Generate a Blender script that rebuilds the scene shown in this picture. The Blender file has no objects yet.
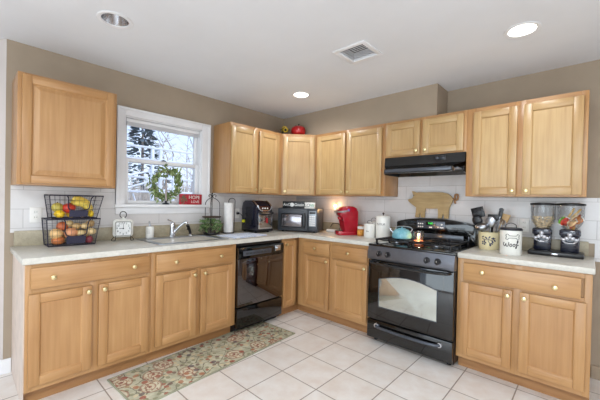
import bpy, bmesh, math, random
from mathutils import Vector, Matrix
R = math.radians
rnd = random.Random(7)
S = bpy.context.scene
COL = S.collection

# ------------------------------------------------------------------ camera
cam = bpy.data.cameras.new('camera')
co = bpy.data.objects.new('camera', cam); COL.objects.link(co); S.camera = co
yaw, pit, rol = R(42.731), R(-.545), R(1.217)
fw = Vector((-math.sin(yaw)*math.cos(pit), math.cos(yaw)*math.cos(pit), math.sin(pit)))
rt = Vector((math.cos(yaw), math.sin(yaw), 0)); up = rt.cross(fw)
r2 = math.cos(rol)*rt + math.sin(rol)*up; u2 = -math.sin(rol)*rt + math.cos(rol)*up
M = Matrix((r2, u2, -fw)).transposed().to_4x4(); M.translation = (3.0924, -3.2667, 1.2936)
co.matrix_world = M
cam.sensor_width = 36; cam.lens = 36*313.824/600; cam.shift_y = 4.24/600
cam.clip_start = .05; cam.clip_end = 200

# ------------------------------------------------------------------ world, sun, daylight, exposure
W = bpy.data.worlds.new('sky'); S.world = W; W.use_nodes = True
wn = W.node_tree.nodes; wl = W.node_tree.links
bg = wn['Background']; tc = wn.new('ShaderNodeTexCoord'); sp = wn.new('ShaderNodeSeparateXYZ'); cr = wn.new('ShaderNodeValToRGB')
cr.color_ramp.elements[0].position = .0; cr.color_ramp.elements[0].color = (.80, .89, 1, 1)
cr.color_ramp.elements[1].position = .5; cr.color_ramp.elements[1].color = (.30, .48, .95, 1)
wl.new(tc.outputs['Generated'], sp.inputs[0]); wl.new(sp.outputs['Z'], cr.inputs[0]); wl.new(cr.outputs[0], bg.inputs['Color'])
bg.inputs['Strength'].default_value = 1.35

def lamp(name, kind, loc, rot, energy, color=(1, 1, 1), **k):
    l = bpy.data.lights.new(name, kind); l.energy = energy; l.color = color
    for a, b in k.items(): setattr(l, a, b)
    o = bpy.data.objects.new(name, l); COL.objects.link(o); o.location = loc; o.rotation_euler = rot
    return o
lamp('sun', 'SUN', (0, 0, 8), (R(38), 0, R(150)), 3.0, (1, .96, .9), angle=R(.6))
# daylight coming in through the patio door (back) and the side window (right)
lamp('patio_daylight', 'AREA', (2.7, -5.9, 1.15), (R(90), 0, 0), 60, (.82, .94, 1), shape='RECTANGLE', size=3.2, size_y=2.0)
lamp('side_daylight', 'AREA', (4.9, -2.6, 1.35), (R(90), 0, R(90)), 18, (.86, .95, 1), shape='RECTANGLE', size=2.2, size_y=1.6)
lamp('added_ceiling_fill', 'AREA', (3.3, -4.1, 2.36), (0, 0, 0), 68, (.93, .98, 1), shape='DISK', size=.9)  # added fill lamp under the ceiling behind the camera, not a known fixture
S.view_settings.view_transform = 'Standard'; S.view_settings.look = 'None'
S.view_settings.exposure = 0.16; S.view_settings.gamma = 1; S.view_settings.use_curve_mapping = False

# ------------------------------------------------------------------ materials
def lin(c): return tuple((x/255/12.92 if x/255 <= .04045 else ((x/255+.055)/1.055)**2.4) for x in c) + (1,)
class NT:
    def __init__(s, name):
        s.m = bpy.data.materials.new(name); s.m.use_nodes = True; s.t = s.m.node_tree
        s.b = s.t.nodes['Principled BSDF']; s._co = None
    def n(s, kind, **k):
        x = s.t.nodes.new('ShaderNode'+kind)
        for a, v in k.items():
            if a.startswith('_'): setattr(x, a[1:], v)
            else: x.inputs[a.replace('__', ' ')].default_value = v
        return x
    def l(s, a, b): s.t.links.new(a, b); return s
    def co(s, scale=(1, 1, 1), loc=(0, 0, 0), rot=(0, 0, 0)):
        c = s.n('TexCoord'); m = s.n('Mapping'); m.inputs['Scale'].default_value = scale; m.inputs['Location'].default_value = loc; m.inputs['Rotation'].default_value = rot
        s.l(c.outputs['Object'], m.inputs[0]); return m.outputs[0]
    def noise(s, vec, scale, detail=4, rough=.55):
        x = s.n('TexNoise', Scale=scale, Detail=detail, Roughness=rough); s.l(vec, x.inputs['Vector']); return x.outputs['Fac']
    def ramp(s, fac, stops, interp='LINEAR'):
        x = s.n('ValToRGB'); e = x.color_ramp; e.interpolation = interp
        while len(e.elements) < len(stops): e.elements.new(.5)
        for q, (p, c) in zip(e.elements, stops): q.position = p; q.color = lin(c)
        s.l(fac, x.inputs[0]); return x.outputs[0]
    def mix(s, fac, a, b, mode='MIX'):
        x = s.n('Mix', _data_type='RGBA', _blend_type=mode)
        for sock, v in ((x.inputs[0], fac), (x.inputs[6], a), (x.inputs[7], b)):
            if hasattr(v, 'links') or hasattr(v, 'is_linked'): s.l(v, sock)
            else: sock.default_value = v
        return x.outputs[2]
    def math(s, op, a, b=0.0):
        x = s.n('Math', _operation=op)
        for sock, v in ((x.inputs[0], a), (x.inputs[1], b)):
            if hasattr(v, 'is_linked'): s.l(v, sock)
            else: sock.default_value = v
        return x.outputs[0]
    def bump(s, h, strength=.2, dist=.002):
        x = s.n('Bump', Strength=strength, Distance=dist); s.l(h, x.inputs['Height']); s.l(x.outputs[0], s.b.inputs['Normal'])
    def set(s, **k):
        for a, v in k.items(): s.b.inputs[a.replace('__', ' ')].default_value = v
        return s
def mat(name, c, rough=.5, metal=0, var=.06, vs=9, spec=.5, coat=0, emit=None, es=0, bump=0, bs=60):
    t = NT(name); t.set(Roughness=rough, Metallic=metal, Specular__IOR__Level=spec, Coat__Weight=coat)
    v = t.co(); f = t.noise(v, vs)
    d = tuple(max(0, x*(1-var)) for x in c); u = tuple(min(255, x*(1+var*.6)) for x in c)
    t.l(t.ramp(f, [(.3, d), (.7, u)]), t.b.inputs['Base Color'])
    if bump: t.bump(t.noise(t.co(), bs, 3), bump)
    if emit: t.set(Emission__Color=lin(emit), Emission__Strength=es)
    return t.m
def wood_mat(name, sc, a=(180, 138, 92), b=(191, 149, 101), c=(198, 158, 111), rough=.34):
    t = NT(name); t.set(Roughness=rough, Coat__Weight=.15, Coat__Roughness=.25)
    g = t.noise(t.co(sc), 2.2, 5, .5); big = t.noise(t.co((1.4, 1.4, .8)), 2.3, 2)
    base = t.ramp(g, [(.25, a), (.5, b), (.75, c)])
    oi = t.n('ObjectInfo'); w = t.math('ADD', big, t.math('MULTIPLY', oi.outputs['Random'], .22))
    tint = t.ramp(w, [(.3, (226, 210, 194)), (.9, (255, 251, 244))])
    t.l(t.mix(1.0, base, tint, 'MULTIPLY'), t.b.inputs['Base Color']); t.bump(g, .05, .001); return t.m
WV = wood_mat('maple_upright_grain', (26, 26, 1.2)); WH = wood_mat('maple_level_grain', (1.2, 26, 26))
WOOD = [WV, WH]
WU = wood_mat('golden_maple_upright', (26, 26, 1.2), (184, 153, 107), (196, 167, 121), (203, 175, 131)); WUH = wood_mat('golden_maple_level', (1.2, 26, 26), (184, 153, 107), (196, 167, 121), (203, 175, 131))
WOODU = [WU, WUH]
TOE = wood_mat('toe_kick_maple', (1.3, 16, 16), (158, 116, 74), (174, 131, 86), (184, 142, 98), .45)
BRASS = mat('aged_brass', (238, 222, 172), .28, 1, .1, 30)
PAINT = mat('tan_wall_paint', (166, 150, 131), .75, 0, .03, 3, .3, bump=.04, bs=180)
PAINT2 = mat('pale_wall_paint', (204, 194, 189), .75, 0, .03, 3, .3)
CEIL = mat('ceiling_paint', (232, 233, 236), .85, 0, .015, 2, .2, bump=.03, bs=150)
WHITE = mat('white_trim_paint', (238, 238, 240), .38, 0, .02, 4)
BLACKG = mat('gloss_black_enamel', (9, 9, 10), .06, 0, .1, 6, .6, .35)
DWG = mat('red_reflection_glass', (26, 9, 6), .04, 0, .1, 6, 1.0, 1.0)  # reflection of the wood cabinets is put into this reddish base colour
BLACKM = mat('satin_black_plastic', (20, 20, 24), .35, 0, .12, 12)
IRON = mat('black_wrought_iron', (30, 28, 30), .38, .3, .2, 30)
CHROME = mat('polished_chrome', (215, 217, 222), .12, 1, .06, 8)
STEEL = mat('brushed_steel', (176, 180, 186), .28, 1, .1, 20)
WHITEC = mat('white_ceramic', (238, 236, 230), .25, 0, .03, 8, .5, .2)
CREAM = mat('cream_enamel', (238, 237, 230), .3, 0, .04, 9)
PLASW = mat('white_plastic', (236, 234, 230), .4, 0, .02, 9)
DKGREY = mat('charcoal_plastic', (62, 66, 72), .38, 0, .1, 9)
GREYG = mat('grey_gloss_panel', (84, 88, 96), .2, .3, .12, 6)
RED = mat('red_gloss_plastic', (176, 16, 40), .18, 0, .1, 6, .5, .5)

def counter_mat(name, base, var, rough):
    t = NT(name); t.set(Roughness=rough)
    a = t.noise(t.co(), 14, 6, .65); b = t.noise(t.co(loc=(3, 1, 2)), 55, 4, .7)
    c1 = tuple(x*(1-var) for x in base); c2 = tuple(min(255, x*(1+var*.5)) for x in base)
    t.l(t.mix(.35, t.ramp(a, [(.3, c1), (.7, c2)]), t.ramp(b, [(.35, c1), (.6, c2)])), t.b.inputs['Base Color']); return t.m
LAM = counter_mat('speckled_cream_laminate', (208, 204, 194), .08, .3)
LIP = counter_mat('mottled_olive_laminate', (172, 161, 137), .14, .4)

def floor_mat():
    t = NT('cream_floor_tiles'); v = t.co(loc=(-.06, 1.26+.335*20, 0))
    b = t.n('TexBrick', Scale=1, Mortar__Size=.0042, Mortar__Smooth=.15, Bias=0, Brick__Width=.335, Row__Height=.335, _offset=0, _squash=1)
    b.inputs['Color1'].default_value = lin((233, 228, 223)); b.inputs['Color2'].default_value = lin((239, 235, 231)); b.inputs['Mortar'].default_value = lin((160, 148, 138))
    t.l(v, b.inputs['Vector'])
    n = t.noise(t.co(), 7, 5, .6); tint = t.ramp(n, [(.3, (238, 228, 220)), (.7, (255, 255, 255))])
    t.l(t.mix(.8, b.outputs['Color'], tint, 'MULTIPLY'), t.b.inputs['Base Color'])
    t.set(Roughness=.32); t.bump(t.math('SUBTRACT', 1, b.outputs['Fac']), .5, .003); return t.m
FLOOR = floor_mat()
def splash_mat(name, rot, off):
    t = NT(name); c = t.n('TexCoord'); s = t.n('SeparateXYZ'); cb = t.n('CombineXYZ')
    t.l(c.outputs['Object'], s.inputs[0]); t.l(t.math('ADD', s.outputs['Y' if rot else 'X'], off), cb.inputs[0]); t.l(t.math('ADD', s.outputs['Z'], -1.05+.1425*20), cb.inputs[1])
    b = t.n('TexBrick', Scale=1, Mortar__Size=.0022, Mortar__Smooth=.1, Bias=0, Brick__Width=.5, Row__Height=.1425, _offset=.5, _squash=1)
    b.inputs['Color1'].default_value = lin((218, 216, 216)); b.inputs['Color2'].default_value = lin((223, 221, 221)); b.inputs['Mortar'].default_value = lin((190, 187, 186))
    t.l(cb.outputs[0], b.inputs['Vector'])
    n = t.noise(t.co(), 4, 4, .6)
    t.l(t.mix(.7, b.outputs['Color'], t.ramp(n, [(.3, (240, 236, 233)), (.7, (255, 255, 255))]), 'MULTIPLY'), t.b.inputs['Base Color'])
    t.set(Roughness=.22); t.bump(t.math('SUBTRACT', 1, b.outputs['Fac']), .4, .002); return t.m
SPL_R = splash_mat('white_wall_tile', False, 10-1.385-.0); SPL_L = splash_mat('white_wall_tile_window_side', True, 10.2)
def clear_mat(name, tint=(.97, .98, .98), f=.12, rough=.02):
    t = NT(name); tr = t.n('BsdfTransparent'); tr.inputs[0].default_value = tint + (1,)
    gl = t.n('BsdfGlossy', Roughness=rough); fr = t.n('LayerWeight', Blend=.25); mx = t.n('MixShader')
    t.l(t.math('ADD', t.math('MULTIPLY', fr.outputs['Fresnel'], .45), f*.3), mx.inputs[0]); t.l(tr.outputs[0], mx.inputs[1]); t.l(gl.outputs[0], mx.inputs[2])
    t.l(mx.outputs[0], t.t.nodes['Material Output'].inputs['Surface']); return t.m
GLASS = clear_mat('window_glass', (.97, .99, 1), .05); CLEAR = clear_mat('clear_plastic', (.97, .975, .98), .05); AMBERG = clear_mat('jar_glass', (.96, .92, .88), .3)

# ------------------------------------------------------------------ mesh builder
class MB:
    def __init__(s): s.bm = bmesh.new()
    def _fin(s, before, mi, mtx):
        vs = [v for v in s.bm.verts if v not in before] if before is not None else []
        if mtx is not None: bmesh.ops.transform(s.bm, matrix=mtx, verts=vs)
        if mi:
            sv = set(vs)
            for f in s.bm.faces:
                if all(v in sv for v in f.verts): f.material_index = mi
    def box(s, x0, x1, y0, y1, z0, z1, bev=0, mi=0, mtx=None, seg=2):
        t = bmesh.new()
        bmesh.ops.create_cube(t, size=1)
        for v in t.verts: v.co = Vector(((x0+x1)/2+v.co.x*(x1-x0), (y0+y1)/2+v.co.y*(y1-y0), (z0+z1)/2+v.co.z*(z1-z0)))
        if bev: bmesh.ops.bevel(t, geom=t.edges[:], offset=bev, segments=seg, affect='EDGES', profile=.5)
        return s.add(t, mi, mtx)
    def add(s, t, mi=0, mtx=None):
        if mtx is not None: t.transform(mtx)
        bmesh.ops.recalc_face_normals(t, faces=t.faces[:])
        for f in t.faces: f.material_index = mi
        me = bpy.data.meshes.new('tmp'); t.to_mesh(me); t.free(); s.bm.from_mesh(me); bpy.data.meshes.remove(me); return s
    def prism(s, pts, z0, z1, mi=0, mtx=None, bev=0):
        t = bmesh.new(); a = [t.verts.new((p[0], p[1], z0)) for p in pts]; b = [t.verts.new((p[0], p[1], z1)) for p in pts]; n = len(pts)
        t.faces.new(a[::-1]); t.faces.new(b)
        for i in range(n): t.faces.new((a[i], a[(i+1) % n], b[(i+1) % n], b[i]))
        if bev: bmesh.ops.bevel(t, geom=t.edges[:], offset=bev, segments=2, affect='EDGES', profile=.5)
        return s.add(t, mi, mtx)
    def lathe(s, prof, c=(0, 0, 0), n=24, mi=0, mtx=None, sy=1):
        t = bmesh.new(); rings = []
        for r, z in prof:
            if r < 1e-6: rings.append([t.verts.new((c[0], c[1], c[2]+z))])
            else: rings.append([t.verts.new((c[0]+r*math.cos(2*math.pi*i/n), c[1]+sy*r*math.sin(2*math.pi*i/n), c[2]+z)) for i in range(n)])
        for a, b in zip(rings, rings[1:]):
            for i in range(n):
                j = (i+1) % n
                if len(a) == 1 and len(b) > 1: t.faces.new((a[0], b[i], b[j]))
                elif len(b) == 1 and len(a) > 1: t.faces.new((a[i], a[j], b[0]))
                elif len(a) > 1: t.faces.new((a[i], a[j], b[j], b[i]))
        return s.add(t, mi, mtx)
    def cyl(s, p0, p1, r0, r1=None, n=14, mi=0):
        p0 = Vector(p0); p1 = Vector(p1); d = p1-p0; L = d.length; r1 = r0 if r1 is None else r1
        m = Matrix.Translation(p0) @ d.to_track_quat('Z', 'Y').to_matrix().to_4x4()
        return s.lathe([(0, 0), (r0, 0), (r1, L), (0, L)], n=n, mi=mi, mtx=m)
    def tube(s, pts, r, n=8, closed=False, mi=0, r1=None):
        pts = [Vector(p) for p in pts]; t = bmesh.new(); N = len(pts); rings = []; prev = None
        for i, p in enumerate(pts):
            if closed: d = pts[(i+1) % N]-pts[i-1]
            else: d = pts[min(i+1, N-1)]-pts[max(i-1, 0)]
            d = d.normalized() if d.length > 1e-9 else Vector((0, 0, 1))
            if prev is None:
                a = Vector((0, 0, 1)) if abs(d.z) < .9 else Vector((1, 0, 0)); u = d.cross(a).normalized()
            else:
                u = prev-d*prev.dot(d); u = u.normalized() if u.length > 1e-6 else prev
            prev = u; w = d.cross(u); rr = r if r1 is None else r+(r1-r)*i/max(1, N-1)
            rings.append([t.verts.new(p+rr*(math.cos(2*math.pi*k/n)*u+math.sin(2*math.pi*k/n)*w)) for k in range(n)])
        for i in range(N if closed else N-1):
            a, b = rings[i], rings[(i+1) % N]
            for k in range(n): t.faces.new((a[k], a[(k+1) % n], b[(k+1) % n], b[k]))
        if not closed: t.faces.new(rings[0][::-1]); t.faces.new(rings[-1])
        return s.add(t, mi)
    def ball(s, c, r, mi=0, n=14, jit=0, seed=0, mtx=None):
        t = bmesh.new(); bmesh.ops.create_uvsphere(t, u_segments=n, v_segments=max(6, n*2//3), radius=1)
        rx, ry, rz = r if hasattr(r, '__len__') else (r, r, r); q = random.Random(seed)
        ph = [q.uniform(0, 6) for _ in range(3)]
        for v in t.verts:
            k = 1+jit*(math.sin(v.co.x*3+ph[0])+math.sin(v.co.y*4+ph[1])+math.sin(v.co.z*3+ph[2]))/2
            v.co = Vector((v.co.x*rx*k, v.co.y*ry*k, v.co.z*rz*k))
        m = Matrix.Translation(c) @ (mtx if mtx is not None else Matrix.Identity(4))
        return s.add(t, mi, m)
    def quads(s, polys, mi=0):
        t = bmesh.new()
        for p in polys: t.faces.new([t.verts.new(q) for q in p])
        me = bpy.data.meshes.new('tmp')
        for f in t.faces: f.material_index = mi
        t.to_mesh(me); t.free(); s.bm.from_mesh(me); bpy.data.meshes.remove(me); return s
    def text(s, txt, size, mtx, ext=.0006, mi=0, shear=0):
        c = bpy.data.curves.new('t', 'FONT'); c.body = txt; c.size = size; c.extrude = ext; c.align_x = 'CENTER'; c.align_y = 'CENTER'; c.shear = shear; c.resolution_u = 3
        o = bpy.data.objects.new('t', c); COL.objects.link(o); dg = bpy.context.evaluated_depsgraph_get(); dg.update()
        me = bpy.data.meshes.new_from_object(o.evaluated_get(dg)); bpy.data.objects.remove(o); bpy.data.curves.remove(c)
        t = bmesh.new(); t.from_mesh(me); bpy.data.meshes.remove(me)
        return s.add(t, mi, mtx)
    def build(s, name, mats, parent=None, smooth=40):
        me = bpy.data.meshes.new(name); s.bm.to_mesh(me); s.bm.free()
        for m in (mats if isinstance(mats, (list, tuple)) else [mats]): me.materials.append(m)
        if smooth:
            me.polygons.foreach_set('use_smooth', [True]*len(me.polygons)); me.set_sharp_from_angle(angle=R(smooth))
        o = bpy.data.objects.new(name, me); COL.objects.link(o)
        if parent: o.parent = parent
        return o
def tag(o, label, cat, group=None, kind=None):
    o['label'] = label; o['category'] = cat
    if group: o['group'] = group
    if kind: o['kind'] = kind
    return o
def thing(name, label, cat, loc=(0, 0, 0), rz=0, group=None):
    o = bpy.data.objects.new(name, None); COL.objects.link(o); o.location = loc; o.rotation_euler = (0, 0, R(rz)); o.empty_display_size = .05
    return tag(o, label, cat, group)
def solo(mb, name, mats, label, cat, loc=(0, 0, 0), rz=0, group=None, smooth=40):
    o = mb.build(name, mats, None, smooth); o.location = loc; o.rotation_euler = (0, 0, R(rz)); return tag(o, label, cat, group)
def struct(mb, name, mats, parent=None, smooth=0):
    o = mb.build(name, mats, parent, smooth); o['kind'] = 'structure'; return o
def cut(o, mb):
    c = mb.build('cutter', []); m = o.modifiers.new('b', 'BOOLEAN'); m.object = c; m.operation = 'DIFFERENCE'; m.solver = 'EXACT'
    dg = bpy.context.evaluated_depsgraph_get(); dg.update(); me = bpy.data.meshes.new_from_object(o.evaluated_get(dg))
    o.modifiers.clear(); o.data = me; bpy.data.objects.remove(c)
YF = Matrix.Rotation(R(90), 4, 'X')          # text plane facing -y
def face_m(x, y, z): return Matrix.Translation((x, y, z)) @ YF
def lerp_bez(p, n=10):
    p = [Vector(q) for q in p]; out = []
    P = [p[0]*2-p[1]]+p+[p[-1]*2-p[-2]]
    for i in range(1, len(P)-2):
        for k in range(n):
            t = k/n; a, b, c, d = P[i-1], P[i], P[i+1], P[i+2]
            out.append(.5*((2*b)+(c-a)*t+(2*a-5*b+4*c-d)*t*t+(3*b-a-3*c+d)*t**3))
    out.append(p[-1]); return out

# ------------------------------------------------------------------ structure
H = 2.412
UB, UT, CT = 1.3665, 2.1115, .9192
LIGHTS = [(.867, -2.612, False), (.835, -.842, True), (2.751, -.85, True)]
m = MB(); m.box(-1.4, 5.2, -6.2, .25, -.08, 0); struct(m, 'floor', FLOOR)
m = MB(); m.box(-1.4, 5.2, -6.2, .25, H, H+.2); ce = struct(m, 'ceiling', CEIL)
m = MB()
for x, y, on in LIGHTS: m.lathe([(0, -.02), (.078, -.02), (.078, .15), (0, .15)], (x, y, H), 32)
m.box(1.695, 1.895, -1.36, -1.16, H-.02, H+.1); cut(ce, m)
WY0, WY1, WZ0, WZ1 = -2.27, -1.505, 1.235, 2.035
m = MB(); m.box(-.15, 0, -3.05, .15, 0, H); wlft = struct(m, 'wall_left', PAINT)
m = MB(); m.box(-.3, .1, WY0, WY1, WZ0, WZ1); cut(wlft, m)
m = MB(); m.box(0, 5.1, 0, .15, 0, H); struct(m, 'wall_right', PAINT)
m = MB(); m.box(0, 2.033, -.279, 0, UT+.0005, H); struct(m, 'wall_chase', PAINT)
m = MB(); m.prism([(0, -3.05), (-1.1, -4.075), (-1.2, -3.97), (-.15, -2.99)], 0, H); struct(m, 'wall_angled', PAINT2)
m = MB(); m.box(-1.25, -1.1, -6.15, -4.075, 0, H); struct(m, 'wall_dining', PAINT2)
m = MB(); m.box(-1.2, 5.15, -6.15, -6.0, 0, H); wb = struct(m, 'wall_back', PAINT2)
m = MB(); m.box(.6, 3.8, -6.3, -5.9, .05, 2.1); cut(wb, m)
m = MB(); m.box(5.0, 5.15, -6.1, .1, 0, H); ws = struct(m, 'wall_side', PAINT2)
m = MB(); m.box(4.9, 5.3, -3.7, -1.5, .6, 2.1); cut(ws, m)
# patio door and side window frames behind the camera
m = MB()
for x in (.6, 2.17, 3.74): m.box(x, x+.06, -6.09, -6.03, .05, 2.1)
m.box(.6, 3.8, -6.09, -6.03, 2.04, 2.1); m.box(.6, 3.8, -6.09, -6.03, .05, .11)
d1 = struct(m, 'door_1', WHITE); struct(MB().box(.62, 3.78, -6.065, -6.06, .08, 2.08), 'door_pane', GLASS, d1)
m = MB()
for y in (-3.7, -2.63, -1.56): m.box(5.03, 5.09, y, y+.06, .6, 2.1)
m.box(5.03, 5.09, -3.7, -1.5, 2.04, 2.1); m.box(5.03, 5.09, -3.7, -1.5, .6, .66)
w2 = struct(m, 'window_2', WHITE); struct(MB().box(5.055, 5.06, -3.68, -1.52, .62, 2.08), 'window_pane', GLASS, w2)
# baseboards
m = MB(); m.prism([(.012, -3.062), (0, -3.05), (-1.1, -4.075), (-1.088, -4.087)], .0, .105, bev=.003); m.box(0, .013, -3.06, -3.006, 0, .105, .003); struct(m, 'baseboard_left', WHITE)
m = MB(); m.box(3.125, 5, -.014, 0, 0, .1, .003); struct(m, 'baseboard_right', mat('tan_baseboard', (168, 150, 128), .5))
# tiled backsplash
m = MB(); m.box(.0065, 3.75, -.0065, 0, 1.02, UB-.001); m.box(1.54, 2.30, -.0065, 0, UB-.001, 1.60); m.box(3.126, 3.75, -.0065, 0, .885, 1.02); struct(m, 'trim_1', SPL_R)
m = MB(); m.box(0, .0065, -3.02, -2.338, 1.02, UB-.001); m.box(0, .0065, -2.338, -1.40, 1.02, 1.145); m.box(0, .0065, -1.40, 0, 1.02, UB-.001); struct(m, 'trim_2', SPL_L)
# window
m = MB()
co0, co1, ct1 = -2.336, -1.408, 2.106
m.box(0, .02, co0, WY0+.004, 1.20, ct1, .003); m.box(0, .02, WY1-.004, co1, 1.20, ct1, .003); m.box(0, .0205, WY0+.004, WY1-.004, WZ1-.004, ct1, .003)
m.box(0, .028, co0, co0+.022, 1.2, ct1, .004); m.box(0, .028, co1-.022, co1, 1.2, ct1, .004); m.box(0, .0285, co0, co1, ct1-.022, ct1, .004)
w1 = struct(m, 'window_1', WHITE, None, 40)
m = MB(); m.box(-.14, .05, co0-.012, co1+.012, 1.205, 1.235, .006); m.box(0, .018, co0, co1, 1.143, 1.205, .004); struct(m, 'window_sill', WHITE, w1, 40)
m = MB(); m.box(-.15, 0, WY0, WY0+.014, WZ0, WZ1); m.box(-.15, 0, WY1-.014, WY1, WZ0, WZ1); m.box(-.15, 0, WY0, WY1, WZ1-.014, WZ1); struct(m, 'window_jamb', WHITE, w1)
def sash(x, z0, z1, fr, nm):
    a, b = WY0+.016, WY1-.016; m = MB()
    m.box(x, x+.032, a, a+fr, z0, z1, .003); m.box(x, x+.032, b-fr, b, z0, z1, .003); m.box(x+.0005, x+.0315, a+fr, b-fr, z0, z0+fr, .003); m.box(x+.0005, x+.0315, a+fr, b-fr, z1-fr, z1, .003)
    o = struct(m, nm, WHITE, w1, 40); struct(MB().box(x+.014, x+.018, a+fr-.004, b-fr+.004, z0+fr-.004, z1-fr+.004), 'window_pane', GLASS, o)
    return o
sash(-.10, 1.625, WZ1-.014, .03, 'upper_sash'); ls = sash(-.062, WZ0, 1.66, .034, 'lower_sash')
m = MB(); m.box(-.03, -.012, -1.92, -1.88, 1.66, 1.668, .002); m.cyl((-.021, -1.9, 1.668), (-.021, -1.9, 1.672), .008); struct(m, 'sash_lock', IRON, ls, 40)
m = MB(); m.box(-.045, -.008, WY0+.02, WY1-.02, 1.985, 2.018, .005)
for k in range(5): m.box(-.042, -.01, WY0+.024, WY1-.024, 1.955+k*.006, 1.9585+k*.006)
o = struct(m, 'window_blind', WHITE, w1, 40)

# ------------------------------------------------------------------ cabinets
def knob(x, y, z, parent, up=False):
    mt = Matrix.Translation((x, y, z)) @ Matrix.Rotation(R(90), 4, 'X')
    m = MB(); m.lathe([(0, 0), (.008, 0), (.006, .004), (.0055, .012), (.012, .017), (.0155, .022), (.014, .028), (.007, .031), (0, .0315)], n=16, mtx=mt)
    return m.build('knob', BRASS, parent)
def front(kind, x0, x1, z0, z1, y, parent, knobs, raised=False, WOOD=WOOD):
    WV, WH = WOOD
    t = .02; y -= .0035; m = MB(); nm = 'drawer' if kind != 'door' else 'door'
    if kind == 'door':
        s = .055 if not raised else .05; a = [(x0, x0+s, z0, z1), (x1-s, x1, z0, z1)]
        for q in a: m.box(q[0], q[1], y-t, y, q[2], q[3], .003)
        for q in ((z0, z0+s), (z1-s, z1)): m.box(x0+s, x1-s, y-t, y, q[0], q[1], .003, 1)
        i, j, k = s-.002, s+.007, .011
        O = [(x0+i, z0+i), (x1-i, z0+i), (x1-i, z1-i), (x0+i, z1-i)]; I = [(x0+j, z0+j), (x1-j, z0+j), (x1-j, z1-j), (x0+j, z1-j)]
        for n in range(4):
            p, q = O[n], O[(n+1) % 4]; r, w = I[(n+1) % 4], I[n]
            m.quads([[(p[0], y-t+.001, p[1]), (q[0], y-t+.001, q[1]), (r[0], y-t+k, r[1]), (w[0], y-t+k, w[1])]], n % 2 == 0 and 1 or 0)
        d = m.build(nm, WOOD, parent, 30)
        m = MB(); m.box(x0+s-.003, x1-s+.003, y-t+k, y-.001, z0+s-.003, z1-s+.003)
        if raised:
            e = .062; g = .028; yy = y-t+k-.0005
            O = [(x0+e, z0+e), (x1-e, z0+e), (x1-e, z1-e), (x0+e, z1-e)]; I = [(x0+e+g, z0+e+g), (x1-e-g, z0+e+g), (x1-e-g, z1-e-g), (x0+e+g, z1-e-g)]
            for n in range(4):
                p, q = O[n], O[(n+1) % 4]; r, w = I[(n+1) % 4], I[n]
                m.quads([[(p[0], yy, p[1]), (q[0], yy, q[1]), (r[0], y-t+.001, r[1]), (w[0], y-t+.001, w[1])]])
            m.quads([[(p[0], y-t+.001, p[1]) for p in I]])
        m.build('door_panel', WV, d, 30)
    else:
        m.box(x0, x1, y-t, y, z0, z1, .005, 0); d = m.build(nm, WH, parent, 30)
    for kx, kz in knobs: knob(kx, y-t, kz, d)
    return d
def cabinet(label, loc, rz, W, D, Hh, fronts, group, toe=0, stiles=(), rails=(), raised=False, end=(0, 0), ch=None, extra=None):
    r = thing('kitchen_cabinet', label, 'cabinet', loc, rz, group)
    m = MB(); z0 = toe
    m.box(0, W, -D+.02, 0, z0, ch or Hh, .001); m.build('carcass', WV, r, 30)
    m = MB(); s = max(.036, min(f[1] for f in fronts)+.012); s2 = max(.036, W-max(f[2] for f in fronts)+.012)
    m.box(0, s, -D, -D+.021, z0, Hh, .0015); m.box(W-s2, W, -D, -D+.021, z0, Hh, .0015)
    for x in stiles: m.box(x-.032, x+.032, -D, -D+.021, z0, Hh, .0015)
    m.box(s, W-s2, -D+.0004, -D+.021, z0, z0+.04, 0, 1); m.box(s, W-s2, -D+.0004, -D+.021, Hh-.034, Hh, 0, 1)
    for z in rails: m.box(s, W-s2, -D+.0004, -D+.021, z-.018, z+.018, 0, 1)
    m.build('face_frame', WOOD, r, 30)
    if toe:
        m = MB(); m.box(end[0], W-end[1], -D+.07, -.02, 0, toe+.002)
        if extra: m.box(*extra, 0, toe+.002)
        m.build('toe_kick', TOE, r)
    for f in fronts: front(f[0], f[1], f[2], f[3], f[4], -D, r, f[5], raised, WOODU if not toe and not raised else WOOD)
    return r
GU, GB = 'maple wall cabinets', 'maple base cabinets'
dz0, dz1 = .014, .708
# wall cabinets (local x runs along the wall)
cabinet('single raised-panel maple wall cabinet left of the window', (.001, -3.018, UB), 90, .588, .318, .745, [('door', .022, .566, .012, .727, [])], GU, raised=True)
cabinet('two-door maple wall cabinet immediately right of the window', (.001, -1.361, UB), 90, .75, .318, .745,
        [('door', .008, .345, dz0, dz1, [(.325, .045)]), ('door', .385, .69, dz0, dz1, [(.41, .045)])], GU, stiles=(.365,))
cabinet('two-door maple wall cabinet left of the range hood above the red coffee maker', (.61, -.001, UB), 0, .927, .309, .745,
        [('door', .034, .44, dz0, dz1, [(.415, .045)]), ('door', .466, .895, dz0, dz1, [(.495, .045)])], GU, stiles=(.453,))
cabinet('short two-door maple wall cabinet over the range hood', (1.5375, -.001, 1.752), 0, .762, .309, .3595,
        [('door', .02, .36, .012, .33, [(.335, .045)]), ('door', .39, .74, .012, .33, [(.417, .045)])], GU, stiles=(.375,))
cabinet('two-door maple wall cabinet above the cereal dispenser', (2.3, -.001, UB), 0, .773, .309, .745,
        [('door', .056, .364, dz0, dz1, [(.34, .045)]), ('door', .402, .748, dz0, dz1, [(.43, .045)])], GU, stiles=(.383,))
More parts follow.
